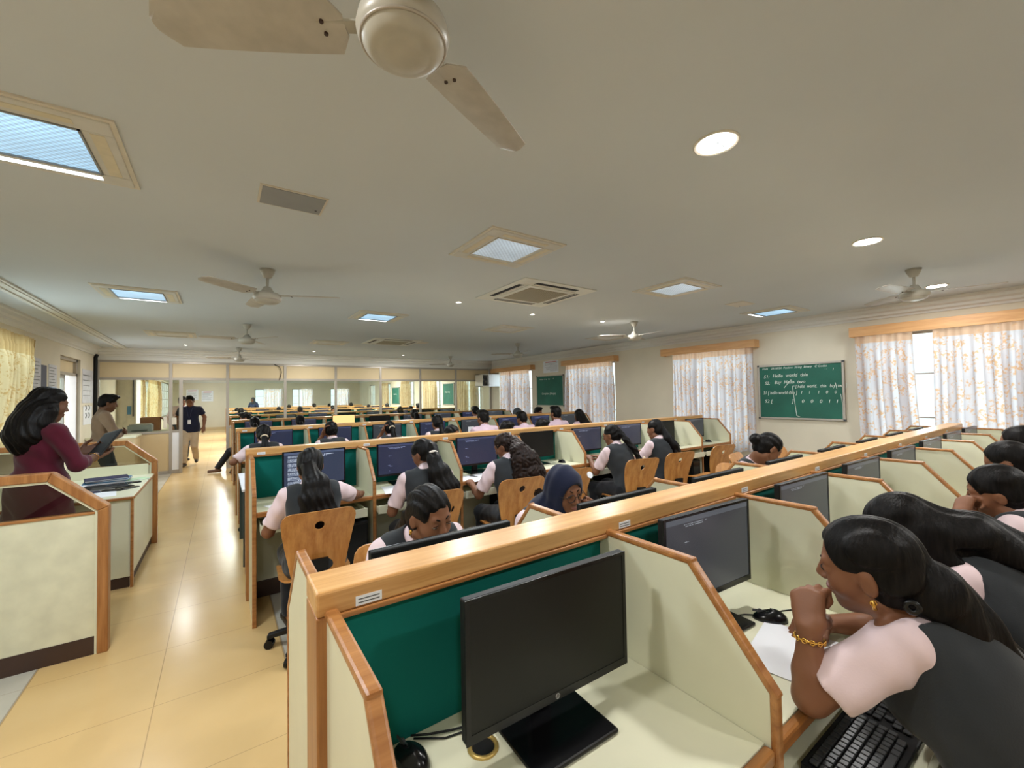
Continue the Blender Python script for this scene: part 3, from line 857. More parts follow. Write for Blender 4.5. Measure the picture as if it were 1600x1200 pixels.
# sheets of paper
def sheet(name, x, y, rz, label, m='white', n=1, w=.21, l=.297, z=DZ, cat='paper'):
    mb = MB()
    for i in range(n):
        a = rz + .05*i; c, s_ = math.cos(a), math.sin(a)
        q = [(c*u - s_*v, s_*u + c*v) for u, v in ((-w/2, -l/2), (w/2, -l/2), (w/2, l/2), (-w/2, l/2))]
        mb.prism(q, 'xy', .0005 + i*.0012, .0014 + i*.0012)
    return tag(mb.build(name, M[m], loc=(x, y, z)), label, cat)
sheet('paper_sheet', 1.40, .565, .15, 'white sheets on the desk under the hand of the chin on fist girl', n=2, w=.297, l=.21)
sheet('paper_sheet', .40, 3.47, .3, 'white paper on the desk beside the girl with low wavy ponytail', n=2)
sheet('paper_sheet', 1.22, 3.50, -.2, 'white paper beside the girl with a white hair band', n=2)
sheet('paper_sheet', 1.93, 3.48, .1, 'printed paper beside the girl with very curly hair')
sheet('paper_sheet', 2.13, 3.52, .5, 'second paper by the very curly hair, nearer the divider')
sheet('paper_sheet', .42, 6.45, 0, 'white paper in the end booth of the third bench')
tag(MB().prism([(-.06, 0), (.06, 0), (.045, .11), (0, .115), (-.045, .11)], 'xz', -.002, .002).build('paper_cone', M['white'], loc=(.42, 9.33, DZ)), 'white folded paper standing in the end booth of the fourth bench', 'paper')

# small white table beside the second bench
t = thing('side_table', 'small white table with dark green metal legs behind the end of the second bench', 'table', (.455, 5.12, 0))
box('table_top', M['white'], -.30, .26, -.48, .56, .70, .725, t, .004)
MB().box(-.285, .245, -.465, .545, .66, .70).build('apron', M['steelgreen'], t)
for sx in (-.27, .23):
    for sy in (-.44, .52): MB().box(sx-.02, sx+.02, sy-.02, sy+.02, 0, .68).build('leg', M['steelgreen'], t, .004)

# ------------------------------------------------------------------ swivel chairs with moulded plywood shells
def chair_back_pts(n=24):
    """outline of the shell back in (u, v), v from the seat up"""
    half = [(.0, .0), (.135, .0), (.150, .04), (.165, .12), (.185, .22), (.200, .31), (.205, .37), (.198, .40), (.180, .420), (.150, .428), (0, .432)]
    return half
def mk_chair():
    t = thing('swivel_chair', '', 'chair')
    # back: curved sheet with a hole
    def surf(u, v, th):
        y = -.205 - .10*(v/.43) + .35*u*u + .03*math.sin(PI*v/.43) + th
        return (u, y, .47 + v)
    H = chair_back_pts(); prof = []
    def halfw(v):
        for (u0, v0), (u1, v1) in zip(H[1:-1], H[2:]):
            if v0 <= v <= v1: return u0 + (u1-u0)*(v-v0)/max(1e-6, v1-v0)
        return H[-2][0]
    ring = []
    pts = [(u, v) for u, v in H[1:]][:-1]
    outline = [(u, v) for u, v in H[1:-1]] + [(-u, v) for u, v in H[1:-1]][::-1]
    dense = []
    for a, b in zip(outline, outline[1:] + outline[:1]):
        m = max(1, int(math.dist(a, b)/.03))
        for k in range(m): dense.append((a[0]+(b[0]-a[0])*k/m, a[1]+(b[1]-a[1])*k/m))
    N = len(dense); hc = (0.0, .335); hr = .027
    holes = []
    for p in dense:
        a = math.atan2(p[1]-hc[1], p[0]-hc[0]); holes.append((hc[0]+hr*math.cos(a), hc[1]+hr*math.sin(a)))
    L = 6; vs = []; fs = []
    for th in (0, .012):
        for l in range(L+1):
            f = (l/L)
            for p, q in zip(holes, dense):
                u, v = p[0]+(q[0]-p[0])*f, p[1]+(q[1]-p[1])*f
                vs.append(surf(u, v, th))
    off = (L+1)*N
    for l in range(L):
        for k in range(N):
            j = (k+1) % N
            a, b, c, d_ = l*N+k, l*N+j, (l+1)*N+j, (l+1)*N+k
            fs.append((a, b, c, d_)); fs.append((off+d_, off+c, off+b, off+a))
    for k in range(N):
        j = (k+1) % N
        fs.append((k, off+k, off+j, j)); fs.append((L*N+j, off+L*N+j, off+L*N+k, L*N+k))
    MB().add(vs, fs).build('backrest', M['ply'], t, smooth=False)
    # seat: curved sheet with waterfall front
    vs = []; fs = []; nu, nv = 14, 14
    for th in (0, -.013):
        for j in range(nv+1):
            v = -.20 + .43*j/nv
            hw = .205 - .07*max(0, (-.08 - v)/.12)**1.3 if v < -.08 else .205 - .045*max(0, (v-.14)/.09)**2
            for i in range(nu+1):
                u = (2*i/nu-1)*hw
                z = .462 + .018*(abs(u)/.2)**2 - .03*max(0, (v-.12)/.11)**2 + .03*max(0, (-.13-v)/.07)**2
                vs.append((u, v, z+th))
    n1 = (nu+1)*(nv+1)
    for j in range(nv):
        for i in range(nu):
            a = j*(nu+1)+i
            fs.append((a, a+1, a+nu+2, a+nu+1)); fs.append((n1+a+nu+1, n1+a+nu+2, n1+a+1, n1+a))
    B = [j*(nu+1) for j in range(nv+1)]; 
    def side(seq):
        for a, b in zip(seq[:-1], seq[1:]): fs.append((a, b, n1+b, n1+a))
    side([j*(nu+1) for j in range(nv+1)]); side([j*(nu+1)+nu for j in range(nv+1)]); side(list(range(nu+1))); side([nv*(nu+1)+i for i in range(nu+1)])
    MB().add(vs, fs).build('seat', M['ply'], t)
    MB().box(-.05, .05, -.23, -.10, .435, .452).prism([(-.23, .435), (-.20, .435), (-.225, .60), (-.245, .60)], 'yz', -.05, .05).build('back_bracket', M['black'], t)
    MB().cyl((0, 0, .10), (0, 0, .30), .028).cyl((0, 0, .28), (0, 0, .44), .016).box(-.10, .10, -.10, .10, .430, .446).build('gas_column', M['black'], t)
    mb = MB()
    for k in range(5):
        a = 2*PI*k/5 + .3; c, s_ = math.cos(a), math.sin(a)
        w = .022
        P = [(.02, .10), (.02, .14), (.27, .085), (.27, .062)]
        vs = [(c*r - s_*w*e, s_*r + c*w*e, z) for e in (-1, 1) for r, z in P]
        mb.add(vs, [(0,1,2,3), (7,6,5,4), (0,4,5,1), (1,5,6,2), (2,6,7,3), (3,7,4,0)])
    mb.cyl((0, 0, .09), (0, 0, .15), .04).build('star_base', M['black'], t, .004)
    for k in range(5):
        a = 2*PI*k/5 + .3; c, s_ = math.cos(a), math.sin(a); px_, py_ = c*.26, s_*.26
        MB().cyl((px_-s_*.010-s_*.014, py_+c*.024, .027), (px_-s_*.006, py_+c*.006, .027), .027).cyl((px_+s_*.024, py_-c*.024, .027), (px_+s_*.006, py_-c*.006, .027), .027).cyl((px_, py_, .025), (px_, py_, .07), .009).build('caster', M['blackgloss'], t)
    return t
chair = Maker(mk_chair)
CH = [(.49, 2.975, -.04, 'wooden shell chair holding the girl with low wavy ponytail'), (1.27, 2.99, -.12, 'wooden shell chair holding the girl with a white hair band'), (2.02, 2.98, -.15, 'wooden shell chair holding the girl with very curly hair'),
      (2.62, 3.02, -.2, 'empty wooden shell chair with a white sticker, behind the navy headscarf'), (3.55, 2.98, -.22, 'wooden shell chair holding the girl with a white flower clip'), (4.22, 3.0, -.2, 'wooden shell chair of the girl with low curled ponytail'),
      (5.14, 3.02, -.15, 'empty wooden chair pushed in at the seventh booth, second bench'), (5.95, 2.95, .5, 'empty wooden chair turned aside at the last booth, second bench')]
for x, y, rz, l in CH: chair((x, y, 0), rz, l, 'plywood swivel chairs')
tag(MB().cyl((2.685, 2.672, .835), (2.685, 2.664, .838), .03, n=14).build('round_sticker', M['white']), 'white round sticker on the back of the empty wooden chair', 'sticker')
CB = [(.645, 1.63, PI-.12, 'wooden chair behind the girl bent over her monitor, front bench far side'), (1.44, 1.84, PI/2+.25, 'wooden chair of the girl in navy headscarf'), (3.57, 1.84, PI/2+.3, 'wooden chair of the bowed girl with a dark bun'),
       (4.52, 2.02, PI+.2, 'empty wooden chair whose rim shows below the chalkboard with sums'), (5.28, 2.02, PI-.2, 'empty wooden chair whose curved back shows over the far dividers, below the chalkboard')]
for x, y, rz, l in CB: chair((x, y, 0), rz, l, 'plywood swivel chairs')
CF = [(1.42, -.02, 0, 'wooden chair under the girl with chin on fist'), (2.12, .0, 0, 'wooden chair under the bowed girl with long loose hair'), (2.93, -.04, 0, 'wooden chair under the girl with silver bracelet'), (3.72, .0, 0, 'wooden chair under the girl whose crown shows over the silver bracelet girl'), (4.49, .02, 0, 'wooden chair under the girl farthest along the front bench')]
for x, y, rz, l in CF: chair((x, y, 0), rz, l, 'plywood swivel chairs')
chair((.44, 5.88, 0), .05, 'wooden chair at the aisle end of the third bench', 'plywood swivel chairs')
chair((.42, 10.72, 0), PI/2, 'wooden chair at the aisle end of the fourth bench, under the person with outstretched leg', 'plywood swivel chairs')

# ------------------------------------------------------------------ counters by the side wall
def counter_panel(yc, label):
    t = thing('counter_screen', label, 'partition', (0, yc, 0))
    # outline in xz: right edge, chamfer, top running to the wall
    O = [(-.585, 0), (-.585, .905), (-.835, 1.142), (XL+.03, 1.142)]
    I = [(-.637, 0), (-.637, .882), (-.855, 1.090), (XL+.03, 1.090)]
    mb = MB()
    for k in range(3): mb.prism([O[k], O[k+1], I[k+1], I[k]], 'xz', -.038, .038)
    mb.build('frame', M['woodv'], t, .006)
    mb = MB()
    O2 = [(-.632, 0), (-.632, .884), (-.853, 1.095), (XL+.03, 1.095)]; I2 = [(-.648, 0), (-.648, .876), (-.860, 1.077), (XL+.03, 1.077)]
    for k in range(3): mb.prism([O2[k], O2[k+1], I2[k+1], I2[k]], 'xz', -.028, .028)
    mb.build('inner_bead', M['cream'], t)
    MB().box(XL+.03, -.645, -.026, .026, .862, .878).build('glazing_rail', M['wood'], t, .003)
    box('panel', M['dirty_cream'], XL+.03, -.64, -.02, .02, .11, .864, t)
    box('skirting', M['kick'], XL+.03, -.636, -.024, .024, 0, .11, t)
    MB().prism([(-.646, .876), (-.858, 1.079), (XL+.03, 1.079), (XL+.03, .876)], 'xz', -.003, .003).build('glass_pane', M['smoke'], t)
    return t
counter_panel(3.675, 'glazed cream counter screen with scuffs, standing before the woman in maroon')
counter_panel(6.10, 'glazed cream counter screen behind the pile of folders')
t = thing('counter_desk', 'cream counter desk carrying the pile of folders, between the two glazed screens', 'desk', (0, 5.43, 0))
MB().prism([(-1.75, -.66), (-.625, -.66), (-.625, .635), (-1.75, .635)], 'xy', .09, .735).build('body', M['cream'], t, .003)
MB().prism([(-1.76, -.68), (-.612, -.68), (-.612, .632), (-1.76, .632)], 'xy', .735, .765).build('countertop', M['cream'], t, .004)
MB().box(-.622, -.606, -.675, .632, .738, .760).box(-1.75, -.612, -.690, -.674, .738, .760).box(-.632, -.612, -.672, -.645, 0, .738).build('edge_band', M['wood'], t, .003)
MB().box(-1.73, -.64, -.65, .63, 0, .09).build('skirting', M['kick'], t)
box('back_panel', M['cream'], -1.75, -.66, .612, .632, .765, .88, t)
# folders, books and phones lying on it: each its own thing
def slab(name, x, y, z, w, l, th, rz, m, label, cat, two=None):
    t = thing(name, label, cat, (x, y, z), rz, 'papers on the counter')
    if two:
        MB().box(-w/2, w/2, -l/2, l/2, 0, th*.15).box(-w/2, w/2, -l/2, l/2, th*.85, th).box(-w/2, -w/2+.006, -l/2, l/2, 0, th).build('cover', M[m], t)
        box('pages', M[two], -w/2+.004, w/2-.006, -l/2+.005, l/2-.005, th*.15, th*.85, t)
    else:
        MB().box(-w/2, w/2, -l/2, l/2, 0, th).build('body', M[m], t, min(.004, th*.3)); MB().box(-w/2+.006, w/2-.006, -l/2+.006, l/2-.006, th, th+.001).build('face', M['blackgloss'] if m in ('black', 'dkgrey') else M[m], t)
    return t
zt = .765
slab('folder', -.93, 5.62, zt, .30, .22, .030, .1, 'bluefolder', 'thick blue folder at the bottom of the pile on the counter', 'folder', 'white')
slab('folder', -.90, 5.63, zt+.030, .30, .22, .016, -.05, 'bluefolder', 'blue folder in the middle of the pile', 'folder', 'white')
slab('folder', -.92, 5.62, zt+.046, .31, .22, .012, .2, 'navyposter', 'dark blue folder topping the pile on the counter', 'folder', 'white')
slab('notebook', -.72, 5.68, zt, .20, .14, .012, .4, 'greenpaper', 'pale green notebook between the blue pile and the screen edge', 'notebook', 'white')
slab('book', -1.16, 5.50, zt, .26, .20, .02, -.2, 'white', 'white booklet beside the blue folders', 'book', 'white')
spec = [(-.73, 5.50, .15, .075, .3, 'black', 'black phone closest to the wooden post'), (-.82, 5.42, .16, .08, .2, 'dkgrey', 'dark grey phone before the blue folders'), (-.94, 5.44, .24, .16, -.1, 'black', 'black notebook half under the blue folders'),
        (-.76, 5.30, .15, .075, .5, 'black', 'black phone in the middle of the counter edge side'), (-.90, 5.28, .20, .13, .1, 'dkgrey', 'grey diary in the middle of the counter'), (-1.08, 5.30, .22, .15, .0, 'kick', 'brown diary beside the grey diary'),
        (-.80, 5.14, .15, .075, -.3, 'black', 'black phone beside the white sheet'), (-.96, 5.12, .16, .08, .4, 'navyposter', 'navy phone case beside the white sheet'), (-1.12, 5.12, .15, .08, .2, 'black', 'black phone behind the woman in maroon'), (-.70, 5.18, .14, .07, .8, 'dkgrey', 'grey phone at the very edge of the counter')]
for i, (x, y, w, l, rz, m, lb) in enumerate(spec): slab('phone' if 'phone' in lb else 'diary', x, y, zt, w, l, .010, rz, m, lb, 'phone' if 'phone' in lb else 'book', None if 'phone' in lb else 'white')
sheet('paper_sheet', -.86, 4.98, .15, 'white sheet at the front of the counter below the phones', z=zt)
sheet('paper_sheet', -1.10, 4.92, -.2, 'white sheet half hidden by the woman in maroon', z=zt)
# bench seen through the glazed screen
t = thing('slatted_bench', 'pale wooden bench with two slats, seen through the smoked glass by the maroon woman', 'bench', (-1.66, 4.25, 0))
for z in (.62, .78): box('slat', M['pelmet'], -.36, .30, .18, .21, z, z+.08, t, .004)
box('seat', M['ply'], -.36, .30, -.2, .18, .42, .45, t, .004)
for sx in (-.33, .27):
    MB().box(sx-.02, sx+.02, -.18, -.14, 0, .42).build('leg', M['woodv'], t); MB().box(sx-.02, sx+.02, .175, .215, 0, .86).build('leg', M['woodv'], t)
structure(box('trim_7', M['cream'], XL, XL+.16, 4.2, 8.9, 1.03, 1.06), 'cream ledge under the side window')

# ------------------------------------------------------------------ ceiling: lamps, cassettes, plates, fans
M['lampon'] = emis('lit_blue_white_diffuser', (.62, .86, 1.0), 1.25)
M['lampoff'] = plain('unlit_diffuser', srgb(206, 204, 196), .4, .05, 30)
M['lampglow'] = emis('lit_tube', (.9, .97, 1.0), 2.2)
def ribbed(name, base, stren):
    m, t, b = newmat(name)
    co = t.obj(); s = t.node('ShaderNodeSeparateXYZ', {0: co})
    r1 = t.math('SINE', t.math('MULTIPLY', s.outputs[0], 190.0)); r2 = t.math('SINE', t.math('MULTIPLY', s.outputs[1], 190.0))
    f = t.math('ADD', t.math('MULTIPLY', t.math('MULTIPLY', r1, r2), .5), .5)
    big = t.noise(co, 2.5, 1.0)
    col = t.mix(f, tuple(c*.45 for c in base), base)
    t.set(b, 'Base Color', (.2, .2, .2, 1)); t.set(b, 'Emission Color', col)
    t.set(b, 'Emission Strength', t.math('MULTIPLY', t.math('ADD', .55, t.math('MULTIPLY', big, .9)), stren))
    b.inputs['Roughness'].default_value = .3
    return m
M['lens'] = ribbed('ribbed_lit_lens', (.40, .68, .92), .78)
M['lensdim'] = ribbed('ribbed_dim_lens', (.50, .60, .66), .55)
M['slotglow'] = plain('mirror_slot', srgb(214, 202, 172), .3, .06, 20)
M['troffer'] = plain('troffer_enamel', srgb(206, 203, 194), .45, .05, 10)
def troffer(x, y, state, label):
    t = thing('ceiling_lamp', label, 'ceiling light', (x, y, ZC), 0, 'square ceiling lamps')
    mb = MB(); a, b = .30, .20
    for (p, q, r, s) in ((-a, a, -a, -b), (-a, a, b, a), (-a, -b, -b, b), (b, a, -b, b)): mb.box(p, q, r, s, -.014, .0)
    mb.build('frame', M['troffer'], t, .004)
    mb = MB(); o = .018
    for (p, q, r, s) in ((-a-o, a+o, -a-o, -a), (-a-o, a+o, a, a+o), (-a-o, -a, -a, a), (a, a+o, -a, a)): mb.box(p, q, r, s, -.008, 0)
    mb.build('outer_rim', M['whitep'], t)
    for q in ((-.27, -.225), (.225, .27)): MB().box(q[0], q[1], -.19, .19, -.0155, -.0135).build('end_slot', M['slotglow'], t)
    for q in ((-.268, -.232), (.232, .268)): MB().box(-.19, .19, q[0], q[1], -.0155, -.0135).build('long_slot', M['lampglow'] if state == 'on' and q[0] > 0 else M['slotglow'], t)
    box('diffuser', M[{'on': 'lens', 'dim': 'lensdim', 'off': 'lampoff'}[state]], -b, b, -b, b, -.010, -.004, t)
    mb = MB()
    for (p, q, r, s) in ((-b, b, -b, -b+.008), (-b, b, b-.008, b), (-b, -b+.008, -b, b), (b-.008, b, -b, b)): mb.box(p, q, r, s, -.018, -.004)
    mb.build('lens_bead', M['greyplastic'] if state == 'on' else M['whitep'], t)
    return t
TR = [(-.66, 2.49, 'on', 'big lit square ceiling lamp with ribbed blue lens, beside the overhead fan blade'), (-.68, 5.59, 'on', 'lit square ceiling lamp above the woman in maroon'),
      (1.745, 2.55, 'dim', 'half lit square lamp with ribbed lens, between big fan and square air cassette'), (1.73, 5.61, 'on', 'lit square lamp beyond the fan, before the air cassette over the third bench'),
      (3.93, 2.58, 'dim', 'half lit square lamp beside the square air cassette, toward the windows'), (6.30, 2.63, 'on', 'lit square lamp close to the cornice above the chalkboard with sums'),
      (3.88, 5.66, 'off', 'unlit square ceiling lamp beyond the square air cassette'), (6.22, 5.60, 'off', 'unlit square lamp near the cornice, behind a fan blade'), (1.73, 8.72, 'off', 'unlit square lamp beside the second air cassette'),
      (-.67, 8.72, 'off', 'unlit square lamp above the side cabinet, close to the partition')]
for x, y, s, l in TR: troffer(x, y, s, l)
for i, (x, y) in enumerate(((3.9, 8.72), (6.2, 8.72), (-.67, -.6), (1.74, -.6), (3.93, -.6), (6.3, -.6))):
    pass

M['acwhite'] = plain('white_enamel', srgb(222, 221, 212), .4, .03, 6)
def cassette(x, y, label):
    t = thing('air_cassette', label, 'air conditioner', (x, y, ZC), 0, 'ceiling air cassettes')
    a, b = .47, .27
    mb = MB()
    mb.prism([(-a, -a), (a, -a), (a, a), (-a, a)], 'xy', -.012, 0)
    mb.build('face_plate', M['acwhite'], t, .006)
    mb = MB()
    for (p, q, r, s) in ((-b, b, -.405, -.335), (-b, b, .335, .405), (-.405, -.335, -b, b), (.335, .405, -b, b)): mb.box(p, q, r, s, -.0135, -.011)
    mb.build('air_slot', M['black'], t)
    for (p, q, r, s) in ((-b, b, -.358, -.346), (-b, b, .346, .358), (-.358, -.346, -b, b), (.346, .358, -b, b)): MB().box(p, q, r, s, -.018, -.0125).build('louvre', M['troffer'], t)
    mb = MB(); mb.box(-.305, .305, -.305, .305, -.022, -.012); mb.build('grille_frame', M['acwhite'], t, .004)
    mb = MB()
    mb.box(-.25, .25, -.25, .25, -.0245, -.022)
    mb.build('grille_mesh', M['grille'], t)
    return t
def grille():
    m, t, b = newmat('perforated_grille')
    co = t.obj(); s = t.node('ShaderNodeSeparateXYZ', {0: co})
    f = t.math('GREATER_THAN', t.math('MULTIPLY', t.math('SINE', t.math('MULTIPLY', s.outputs[0], 420.0)), t.math('SINE', t.math('MULTIPLY', s.outputs[1], 420.0))), .1)
    t.set(b, 'Base Color', t.mix(f, srgb(176, 166, 140), srgb(92, 84, 66))); b.inputs['Roughness'].default_value = .5
    return m
M['grille'] = grille()
cassette(2.78, 3.53, 'square air cassette with dark slots, beyond the half lit lamp')
cassette(2.76, 8.08, 'second square air cassette, over the third bench')
for x, y, w, l, m, lb in ((.32, 2.53, .30, .215, 'greyplastic', 'grey rectangular cover plate in the ceiling between big lamp and fan'), (5.33, 2.62, .28, .2, 'whitep', 'small pale cover plate between two ceiling lamps by the cornice'), (3.3, 7.95, .26, .2, 'whitep', 'faint cover plate beside the second air cassette')):
    t = thing('cover_plate', lb, 'ceiling plate', (x, y, ZC))
    box('rim', M['whitep'], -w/2-.012, w/2+.012, -l/2-.012, l/2+.012, -.005, 0, t); box('plate', M[m], -w/2, w/2, -l/2, l/2, -.008, -.005, t)
    MB().cyl((w/2-.025, .06, -.010), (w/2-.025, .06, -.008), .006, n=10).build('screw', M['dkgrey'], t)

M['dlight'] = emis('downlight_lamp', (1.0, .98, .93), 30.0)
M['dsmall'] = emis('small_spot_lamp', (1.0, .95, .86), 12.0)
def downlight(x, y, r, label, m='dlight'):
    t = thing('downlight', label, 'ceiling light', (x, y, ZC), 0, 'round recessed downlights')
    MB().lathe([(r*.86, -.004), (r*1.0, -.008), (r*1.06, -.004), (r*1.06, 0), (r*.86, 0)], 28).build('trim_ring', M['whitep'], t)
    MB().cyl((0, 0, -.005), (0, 0, -.001), r*.88, n=28).build('lamp', M[m], t)
    if r > .05: MB().tube([(-.02, .0, -.009), (0, -.02, -.009), (.045, -.012, -.009)], .003, 6).build('spring_clip', M['dkgrey'], t)
    return t
downlight(1.78, .955, .088, 'bright round downlight beside the big fan blade'); downlight(3.92, .993, .088, 'bright round downlight second in the line toward the window'); downlight(6.30, 1.03, .088, 'round downlight just beside the fan near the cornice')
SP = [(3.46, 4.45), (4.73, 4.36), (2.26, 4.3), (1.75, 10.5), (3.88, 10.5), (-.58, 10.3)]
SL = ['tiny spot lamp just past the square air cassette', 'tiny spot lamp before the unlit lamp, toward the cornice', 'tiny spot lamp beside the square air cassette', 'tiny spot lamp near the partition beam, aisle half', 'tiny spot lamp near the partition beam, middle', 'tiny spot lamp near the partition beam above the side cabinet']
for (x, y), l in zip(SP, SL): downlight(x, y, .032, l, 'dsmall')

def mk_fan():
    t = thing('ceiling_fan', '', 'ceiling fan')
    MB().lathe([(.012, -.075), (.03, -.07), (.052, -.025), (.058, -.0), (.0, 0)], 24).build('canopy', M['fan'], t, smooth=True)
    MB().cyl((0, 0, -.20), (0, 0, -.06), .011, n=12).build('down_rod', M['fan'], t, smooth=True)
    MB().lathe([(.014, -.145), (.028, -.15), (.05, -.19), (.062, -.215), (.0, -.216)], 24).build('lower_canopy', M['fan'], t, smooth=True)
    MB().lathe([(.05, -.195), (.085, -.202), (.102, -.215), (.107, -.238), (.103, -.254), (.094, -.264), (.092, -.267), (.086, -.275), (.072, -.284), (.063, -.284), (.055, -.288), (.03, -.292), (0, -.293)], 40).build('motor_housing', M['fan'], t, smooth=True)
    MB().torus((0, 0, -.26), .097, .004, n=40, m=6).build('trim_ring', M['alu'], t, smooth=True)
    for k in range(3):
        a = 2*PI*k/3; c, s_ = math.cos(a), math.sin(a)
        vs = []; fs = []; n = 16; m_ = 6
        for th in (0, .004):
            for i in range(n+1):
                f = i/n; r = .135 + .435*f
                w = .068 - .018*f + .004*math.sin(PI*f)
                if f > .93: w *= math.sqrt(max(.05, 1 - ((f-.93)/.075)**2))
                if f < .07: w *= math.sqrt(max(.08, 1 - ((.07-f)/.075)**2))
                for j in range(m_+1):
                    v = (2*j/m_-1)*w
                    z = -.218 + .16*v - .004*(1-(2*j/m_-1)**2) + th
                    vs.append((c*r - s_*v, s_*r + c*v, z))
        q = (n+1)*(m_+1)
        for i in range(n):
            for j in range(m_):
                b = i*(m_+1)+j
                fs.append((b, b+1, b+m_+2, b+m_+1)); fs.append((q+b+m_+1, q+b+m_+2, q+b+1, q+b))
        def sd(seq):
            for x, y in zip(seq[:-1], seq[1:]): fs.append((x, y, q+y, q+x))
        sd([i*(m_+1) for i in range(n+1)]); sd([i*(m_+1)+m_ for i in range(n+1)]); sd(list(range(m_+1))); sd([n*(m_+1)+j for j in range(m_+1)])
        b_ = MB().add(vs, fs).build('blade', M['fanblade'], t, smooth=False)
        x0, x1 = .10, .20
        mb = MB(); mb.prism([(c*x0 - s_*.018, s_*x0 + c*.018), (c*x1 - s_*.014, s_*x1 + c*.014), (c*x1 + s_*.014, s_*x1 - c*.014), (c*x0 + s_*.018, s_*x0 - c*.018)], 'xy', -.220, -.214)
        mb.build('blade_arm', M['fan'], b_)
        sc = MB()
        for r, v in ((.185, -.012), (.185, .016)): sc.cyl((c*r - s_*v, s_*r + c*v, -.218+.16*v-.008), (c*r - s_*v, s_*r + c*v, -.218+.16*v), .005, n=8)
        sc.build('rivet', M['kick'], b_)
    return t
M['fanblade'] = plain('stained_fan_blade', srgb(180, 175, 166), .4, .10, 16)
fan = Maker(mk_fan)
FANS = [(.352, .926, 0, 'large cream ceiling fan overhead, its blade tip pointing at the downlight'), (.315, 4.02, 0, 'cream ceiling fan above the girl with low wavy ponytail'), (5.22, 1.0, 0, 'cream fan close to the cornice above the long pelmet'),
        (.30, 7.1, 0, 'cream ceiling fan over the aisle end of the third bench'), (.30, 10.45, 0, 'cream fan just before the glass partition, over the doorway'), (5.2, 4.15, 0, 'cream fan before the pelmet behind the empty end booths'),
        (5.15, 7.15, 0, 'cream fan before the pelmet beside the small chalkboard'), (5.16, 10.35, 0, 'distant cream fan before the partition, near the white wall unit')]
FANG = [27, 99, 50, 66, 60, 25, 17, 30]
for (x, y, _, l), a in zip(FANS, FANG): fan((x, y, ZC), math.radians(a), l, "ceiling fans")

# ------------------------------------------------------------------ people: bodies grown as one smooth surface
def V3(*a): return np.array(a, float)
def nrm(v): return v/np.linalg.norm(v)

